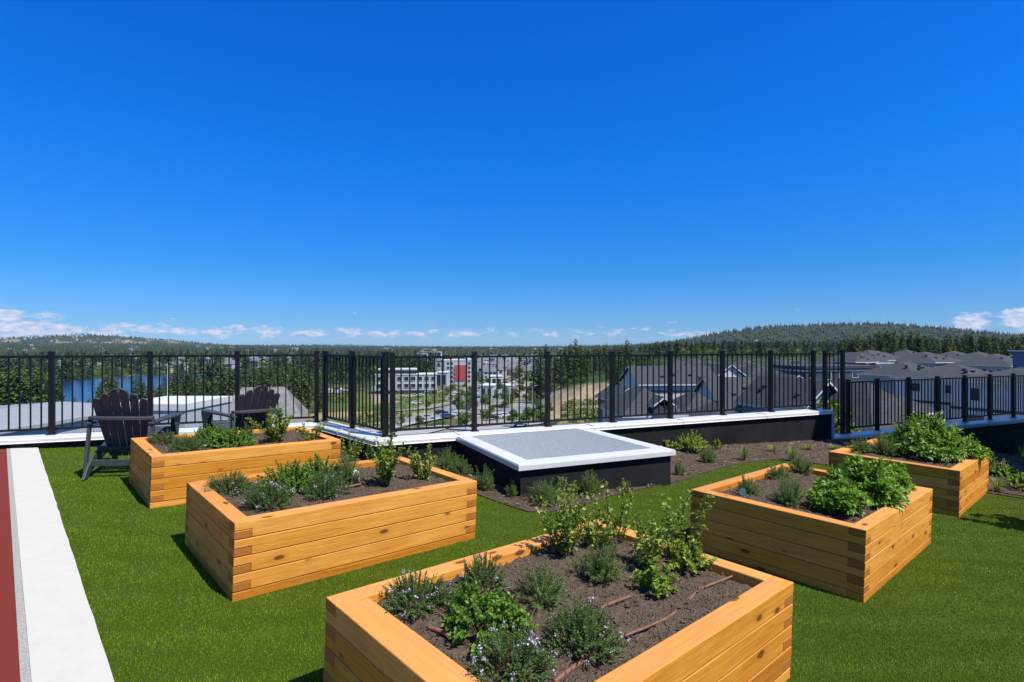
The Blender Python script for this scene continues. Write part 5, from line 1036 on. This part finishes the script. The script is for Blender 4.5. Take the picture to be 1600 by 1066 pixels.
def big_buildings():
    # pale metal roofed warehouse on the left
    zr = -7.9; root = empty('warehouse', wmat(-85, 68, zr - 8), 'large pale metal roofed warehouse below the left railing', 'warehouse'); m = MB(); m.b2(-45, 27, -24, 19, 0, 7.6); m.build('wall', MAT['wall_pale'], root)
    m = MB(); xs = [-46, -34, -22, -10, 2, 14, 27.6]; hz = [8.0, 8.7, 7.9, 8.8, 7.9, 8.7, 8.0]
    for i in range(6): 
        a, b = (xs[i], hz[i]), (xs[i + 1], hz[i + 1]); m._add([(a[0], -25, a[1]), (b[0], -25, b[1]), (b[0], 20, b[1]), (a[0], 20, a[1])] + [(a[0], -25, 7.55), (b[0], -25, 7.55), (b[0], 20, 7.55), (a[0], 20, 7.55)], [(0, 1, 2, 3), (4, 7, 6, 5), (0, 4, 5, 1), (2, 6, 7, 3), (0, 3, 7, 4), (1, 5, 6, 2)])
    rf = m.build('roof', MAT['metal_roof_pale'], root); s = MB()
    for x, z in ((-22, 7.9), (2, 7.9)): s.b2(x - .5, x + .5, -24.9, 19.9, z - .1, z + .10)
    s.build('valley_gutter', MAT['seam_grey'], rf); s = MB()
    for i in range(6):
        n = 10
        for k in range(1, n): t = k / n; x = xs[i] * (1 - t) + xs[i + 1] * t; z = hz[i] * (1 - t) + hz[i + 1] * t; s.b2(x - .035, x + .035, -24.9, 19.9, z - .02, z + .06)
    s.build('roof_seam', MAT['metal_roof_pale'], rf)
    for (x, y) in ((6, 8), (-8, 4), (18, -4), (-14, 12)): v = MB(); v.b2(x - .4, x + .4, y - .4, y + .4, 8, 9.3); v.b2(x - .6, x + .6, y - .6, y + .6, 9.3, 9.5); v.build('roof_vent', MAT['galvanised'], rf)
    root = empty('annex_building', wmat(-55.8, 92, -16), 'white walled annex with flat parapet at the warehouse right end', 'building'); m = MB(); m.b2(-6.2, 5.2, -6, 8, 0, 7.6); m.build('wall', MAT['wall_pale'], root); m = MB(); m.b2(-6.4, 5.4, -6.2, 8.2, 7.6, 8.6); m.build('parapet', MAT['wall_white'], root); windows(root, [('y', -6, 3.0, 4.2, 3.6, 5.6), ('y', -6, -3.8, -2.4, 4.2, 5.6)])
    p = at(262, 632, 100); root = empty('flagpole', wmat(p.x, p.y, -16), 'thin white pole rising beside the warehouse annex', 'pole'); m = MB(); m.tube([(0, 0, 0), (0, 0, 8), (0, 0, 14.2)], [.11, .09, .06], 8); m.build('pole', MAT['fascia_white'], root); m = MB(); m.tube([(0, 0, 14.2), (0, 0, 14.4)], .12, 8); m.build('finial', MAT['fascia_white'], root)
    # gravel ramp and rock bank
    def bank(name, label, mat, foot, crest, backz, seed, rough=.5):
        rs = np.random.RandomState(seed); n, k = 40, 26; V = []
        for j in range(k):
            t = j / (k - 1)
            for i in range(n):
                s = i / (n - 1); f = Vector(foot[0]).lerp(Vector(foot[1]), s); c = Vector(crest[0]).lerp(Vector(crest[1]), s)
                if t < .7: p = f.lerp(c, t / .7); 
                else: p = c + Vector((0, (t - .7) * 60, (t - .7) * backz))
                e = min(1, min(s, 1 - s) * 9) ; p.z = p.z * e + (min(p.z, f.z) - 3) * (1 - e) if e < 1 else p.z; V.append((p.x, p.y, p.z + rs.normal(0, rough * .25) + rough * math.sin(i * 1.7 + j) * .3))
        idx = np.arange(n * k).reshape(k, n); FQ = np.stack([idx[:-1, :-1], idx[:-1, 1:], idx[1:, 1:], idx[1:, :-1]], -1).reshape(-1, 4); props(npmesh(name, np.array(V), [FQ], mat, smooth=True), label, 'bank')
    def w(px, y, d): return tuple(at(px, y, d))
    bank('gravel_bank', 'smooth grey gravel ramp between the wood and the lounge chairs', MAT['gravel_bank'], (w(268, 672, 118), w(512, 672, 118)), (w(370, 604, 158), w(455, 603, 158)), -30, 3, .12)
    # white office building
    def block(label, px0, px1, ytop, ybase, d, dep, rot, wall, name='office_building', grp='flat roofed modern blocks', cat='building'):
        a, b = at(px0, ybase, d), at(px1, ybase, d); g = float(tz((a.x + b.x) / 2, d)); zt = HC - (ytop - CY) / F * d; root = empty(name, wmat((a.x + b.x) / 2, d, g - 1, R(rot)), label, cat, grp); W = b.x - a.x; Hh = zt - g + 1; m = MB(); m.b2(-W / 2, W / 2, -dep / 2, dep / 2, 0, Hh); m.build('wall', MAT[wall], root); m = MB(); m.b2(-W / 2 - .3, W / 2 + .3, -dep / 2 - .3, dep / 2 + .3, Hh, Hh + .5); m.build('roof', MAT['fascia_white'], root); return root, W, Hh
    r, W, Hh = block('white three storey office with dark window bands in the valley', 590, 682, 585, 618, 335, 16, 8, 'office_wall'); wins = []
    for s in range(3):
        for k in range(9): x = -W / 2 + W * (k + .5) / 9; wins.append(('y', -8, x - 1.25, x + 1.25, Hh - 3.2 - s * 4.2, Hh - 1.0 - s * 4.2))
    windows(r, wins, .3); m = MB(); m.b2(-W / 2 + 1, W / 2 - 12, -7, 7, Hh + .5, Hh + 3.6); m.build('upper_storey', MAT['wall_white'], r); m = MB(); m.b2(-W / 2 + .6, W / 2 - 11.4, -7.5, -7.02, Hh + 1.0, Hh + 2.8); m.build('window_band', MAT['window_glass'], r); m = MB(); m.b2(-W / 2, W / 2, -8.3, -8.32 + .2, .5, 3.4); m.build('shop_band', MAT['window_glass'], r)
    r, W, Hh = block('grey glass fronted hall right of the white office', 684, 702, 582, 601, 400, 14, -6, 'wall_pale'); windows(r, [('y', -7, -3.5, -.4, 2, Hh - 1.4), ('y', -7, .2, 3.4, 2, Hh - 1.4)], .3)
    r, W, Hh = block('long low brown brick shops beside the red fronted midrise', 700, 732, 580, 592, 460, 12, -22, 'brick_brown'); windows(r, [('y', -6, -W / 2 + 1 + 3 * k, -W / 2 + 3 + 3 * k, Hh - 4, Hh - 1.5) for k in range(5)], .3)
    r, W, Hh = block('five storey midrise with a red front panel and grey balconies', 692, 742, 563, 602, 425, 18, 14, 'wall_pale'); m = MB(); m.b2(-4.6, 4.4, -9.5, -9.01, Hh - 15.0, Hh - 3.4); m.build('red_panel', MAT['brick_red'], r); wins = []
    for s in range(5):
        for x in (-9.5, -6.6, 6.4, 9.3): wins.append(('y', -9, x - .9, x + .9, Hh - 2.9 - s * 3.3, Hh - 1.2 - s * 3.3))
        if s: wins += [('y', -9.5, -5.0, -4.6, Hh - 2.9 - s * 3.3, Hh - 1.4 - s * 3.3), ('y', -9.5, 3.9, 4.6, Hh - 2.9 - s * 3.3, Hh - 1.4 - s * 3.3)]
    windows(r, wins, .25); m = MB()
    m.b2(5.3, W / 2 + .2, -9.3, 9.3, Hh + .5, Hh + 2.2); m.build('penthouse', MAT['wall_white'], r)
    for i, (a, b, yt, yb, d, lab, wl) in enumerate(((754, 774, 602, 612, 300, 'low grey shop with dark roof in the parking area', 'wall_pale'), (766, 784, 588, 597, 360, 'low white shop behind the grey shop', 'wall_white'), (660, 690, 550, 556, 1100, 'long white hall near the horizon', 'wall_white'), (788, 800, 602, 610, 310, 'small dark shed left of the street trees', 'wall_grey'), (650, 668, 553, 559, 900, 'pale industrial hall in front of the horizon hall', 'wall_pale'))):
        r, W, Hh = block(lab, a, b, yt, yb, d, 14, (-8, 5, 0, 12, 4)[i], wl, 'shop_building' if i not in (2, 4) else 'industrial_hall', 'low commercial buildings in the valley'); windows(r, [('y', -7, -W / 2 + 1, -.5, 1.5, max(2.5, Hh - 1.2)), ('y', -7, .5, W / 2 - 1, 1.5, max(2.5, Hh - 1.2))], .2)
big_buildings()
# far houses: specks on the slopes and in the town
def far_houses():
    protos = []
    for i, (w, d, h, rise, wl) in enumerate(((11, 9, 6, 2.6, 'wall_white'), (9, 12, 6.5, 2.4, 'wall_pale'), (13, 10, 5, 2.2, 'wall_tan'))):
        m = MB(); m.b2(-w / 2, w / 2, -d / 2, d / 2, -2, h); rm = roof_mesh('hip' if i else 'gable', w, d, h + .02, rise, .5); o = len(m.v); m.v += rm.v; m.f += [tuple(k + o for k in f) for f in rm.f]; m.m += [1 + k for k in rm.m]; m.gv += rm.gv; m.tint += rm.tint
        for s in range(2):
            for k in (-1, 0, 1): m.b2(k * w / 3.2 - .8, k * w / 3.2 + .8, -d / 2 - .06, -d / 2 + .02, 1 + s * 2.8, 2.4 + s * 2.8, m=3)
        protos.append(m.build('house', [MAT[wl], MAT['roof_town'], MAT['fascia_white'], MAT['window_glass']]))
    used = set(); r2 = random.Random(21)
    def add(x, y, label, grp, k, s=1.0):
        o = protos[k] if k not in used else protos[k].copy()
        if k in used: COL.objects.link(o)
        used.add(k); o.matrix_world = wmat(x, y, float(tz(x, y)), r2.uniform(-.6, .6)) @ Matrix.Scale(s, 4); props(o, label, 'house', grp)
    for i in range(122):
        u = r2.uniform(-.075, .085) if i < 90 else r2.uniform(-.15, -.05); d = math.exp(r2.uniform(math.log(480), math.log(1050))); add(u * d, d, 'small pale walled house with dark roof in the town across the valley', 'houses in the distant town', i % 3, 1.1)
    for i in range(30):
        x = r2.uniform(-3950, -3050); y = r2.uniform(3700, 4250); 
        add(x, y, 'tiny pale house on the tan hillside at the left', 'houses on the left hill', r2.choice((0, 1, 1)), r2.uniform(1.0, 1.6))
    for i in range(36):
        u = r2.uniform(.27, .46); d = r2.uniform(1650, 2100); add(u * d, d, 'tiny white house on the lower slope of the mast hill', 'houses on the mast hill', i % 2, r2.uniform(.9, 1.4))
    for i in range(36):
        x = r2.uniform(-600, -330); y = r2.uniform(600, 860)
        if lakef(x, y) < 1.2: continue
        add(x, y, 'pale house among trees on the far lake shore', 'houses on the lake shore', i % 3, r2.uniform(1.0, 1.5))
    for i in range(42):
        u = r2.uniform(-.92, .12); d = r2.uniform(1150, 2400); add(u * d, d, 'white speck of a house in the far woods below the horizon', 'houses in the far woods', i % 2, r2.uniform(1.2, 2.0))
far_houses()
# ------------------------------------------------------------------ cars
def car_proto(paint):
    root = empty('parked_car', Matrix.Identity(4), 'parked car', 'car'); m = MB()
    side = [(-2.2, .35), (2.2, .35), (2.25, .62), (2.1, .86), (1.15, .95), (.45, 1.42), (-1.15, 1.45), (-1.95, 1.0), (-2.2, .92)]
    m.plate(side, Matrix.Identity(4), 1.74); m.build('body', MAT[paint], root, bevel=.06); m = MB()
    glass = [(1.0, .97), (.42, 1.36), (-1.10, 1.39), (-1.70, 1.02)]; m.plate(glass, Matrix.Identity(4), 1.77); m.build('window', MAT['window_glass'], root)
    for x in (-1.35, 1.35):
        for y in (-.80, .80): m = MB(); m.tube([(x, y - .11, .32), (x, y + .11, .32)], .32, 14); m.build('wheel', MAT['tyre'], root)
    return root
def cars():
    P = {}; r3 = random.Random(3)
    L = [(x, y, c, a) for x, y, c, a in [(650 + 0, 633, 'white', 20), (690, 649, 'black', 20), (700, 655, 'blue', 20), (668, 657, 'silver', 20), (732, 640, 'blue', 80), (737, 632, 'blue', 80), (741, 625, 'silver', 85), (779, 655, 'white', 10), (788, 654, 'white', 10), (768, 657, 'black', 10), (776, 640, 'black', 15), (757, 632, 'blue', 0), (764, 627, 'grey', 0), (772, 630, 'silver', 0), (782, 600, 'white', 0), (758, 596, 'black', 0), (792, 598, 'silver', 0), (814, 606, 'red', 0), (820, 609, 'black', 10), (808, 615, 'grey', 0), (745, 618, 'white', 85), (714, 616, 'white', 30), (708, 619, 'white', 30), (640, 622, 'white', 10), (648, 621, 'silver', 10), (657, 620, 'white', 10), (812, 668, 'silver', 15), (660, 616, 'black', 10)]]
    for k in range(22): L.append((428 + k * 5 + r3.uniform(-1.5, 1.5), 611 + (k % 3) * 2.4 + r3.uniform(-.6, .6), r3.choice(('white', 'white', 'silver', 'grey', 'white')), r3.choice((80, 95))))
    for k in range(18): L.append((748 + r3.uniform(0, 92), 598 + r3.uniform(0, 26), r3.choice(('white', 'silver', 'grey', 'black', 'red')), r3.choice((0, 85))))
    for x, y, c, a in L:
        p = ground(x, y); c0 = P.get(c); o = car_proto('car_' + c) if c0 is None else copy_tree(c0); P.setdefault(c, o); o.matrix_world = wmat(p.x, p.y, p.z + .38, R(a))
        where = 'in the row beside the wood' if x < 560 else 'in the shopping lots' if x > 742 else 'near the white office' if y < 625 else 'on the valley road'
        props(o, f'{c} car parked {where}' if where != 'on the valley road' else f'{c} car on the valley road', 'car', 'cars in the valley')
cars()
# mast on the hill and street lamps in the lots
def poles():
    X, Y = 1575., 2600.; g = float(tz(X, Y)); root = empty('radio_mast', wmat(X, Y, g), 'thin radio mast on the summit of the wooded hill', 'mast'); m = MB(); m.tube([(0, 0, 0), (0, 0, 44)], [1.0, .5], 6); m.build('pole', MAT['seam_grey'], root)
    for z in (30, 36, 41): m = MB(); m.tube([(-2.2, 0, z), (2.2, 0, z)], .5, 6); m.build('antenna_arm', MAT['seam_grey'], root)
    proto = None
    for x, y in ((663, 650), (612, 640), (716, 640), (692, 628), (768, 645), (796, 640), (832, 636), (750, 620), (786, 612)):
        p = ground(x, y)
        if proto is None:
            proto = empty('street_lamp', Matrix.Identity(4), '', 'street lamp'); m = MB(); m.tube([(0, 0, 0), (0, 0, 8)], [.12, .07], 6); m.tube([(0, 0, 7.9), (1.6, 0, 8.2)], .06, 6); m.build('pole', MAT['galvanised'], proto); m = MB(); m.box((1.8, 0, 8.2), (.8, .3, .14)); m.build('lamp_head', MAT['seam_grey'], proto); o = proto
        else: o = copy_tree(proto)
        o.matrix_world = wmat(p.x, p.y, p.z, R(20)); props(o, 'slim grey street lamp in the valley', 'street lamp', 'street lamps in the valley')
poles()
HAZE = 0.000032
if HAZE:
    m = MB(); m.b2(-13500, 13500, -1500, 13500, -62, 190); t = bpy.data.materials.new('haze'); t.use_nodes = True; n = t.node_tree.nodes; n.remove(n['Principled BSDF']); v = n.new('ShaderNodeVolumePrincipled'); v.inputs['Density'].default_value = HAZE; v.inputs['Color'].default_value = (.62, .78, 1, 1); v.inputs['Anisotropy'].default_value = 0.0; t.node_tree.links.new(v.outputs[0], n['Material Output'].inputs['Volume'])
    props(m.build('haze', t), 'thin blue air over the valley', 'haze', kind='stuff')
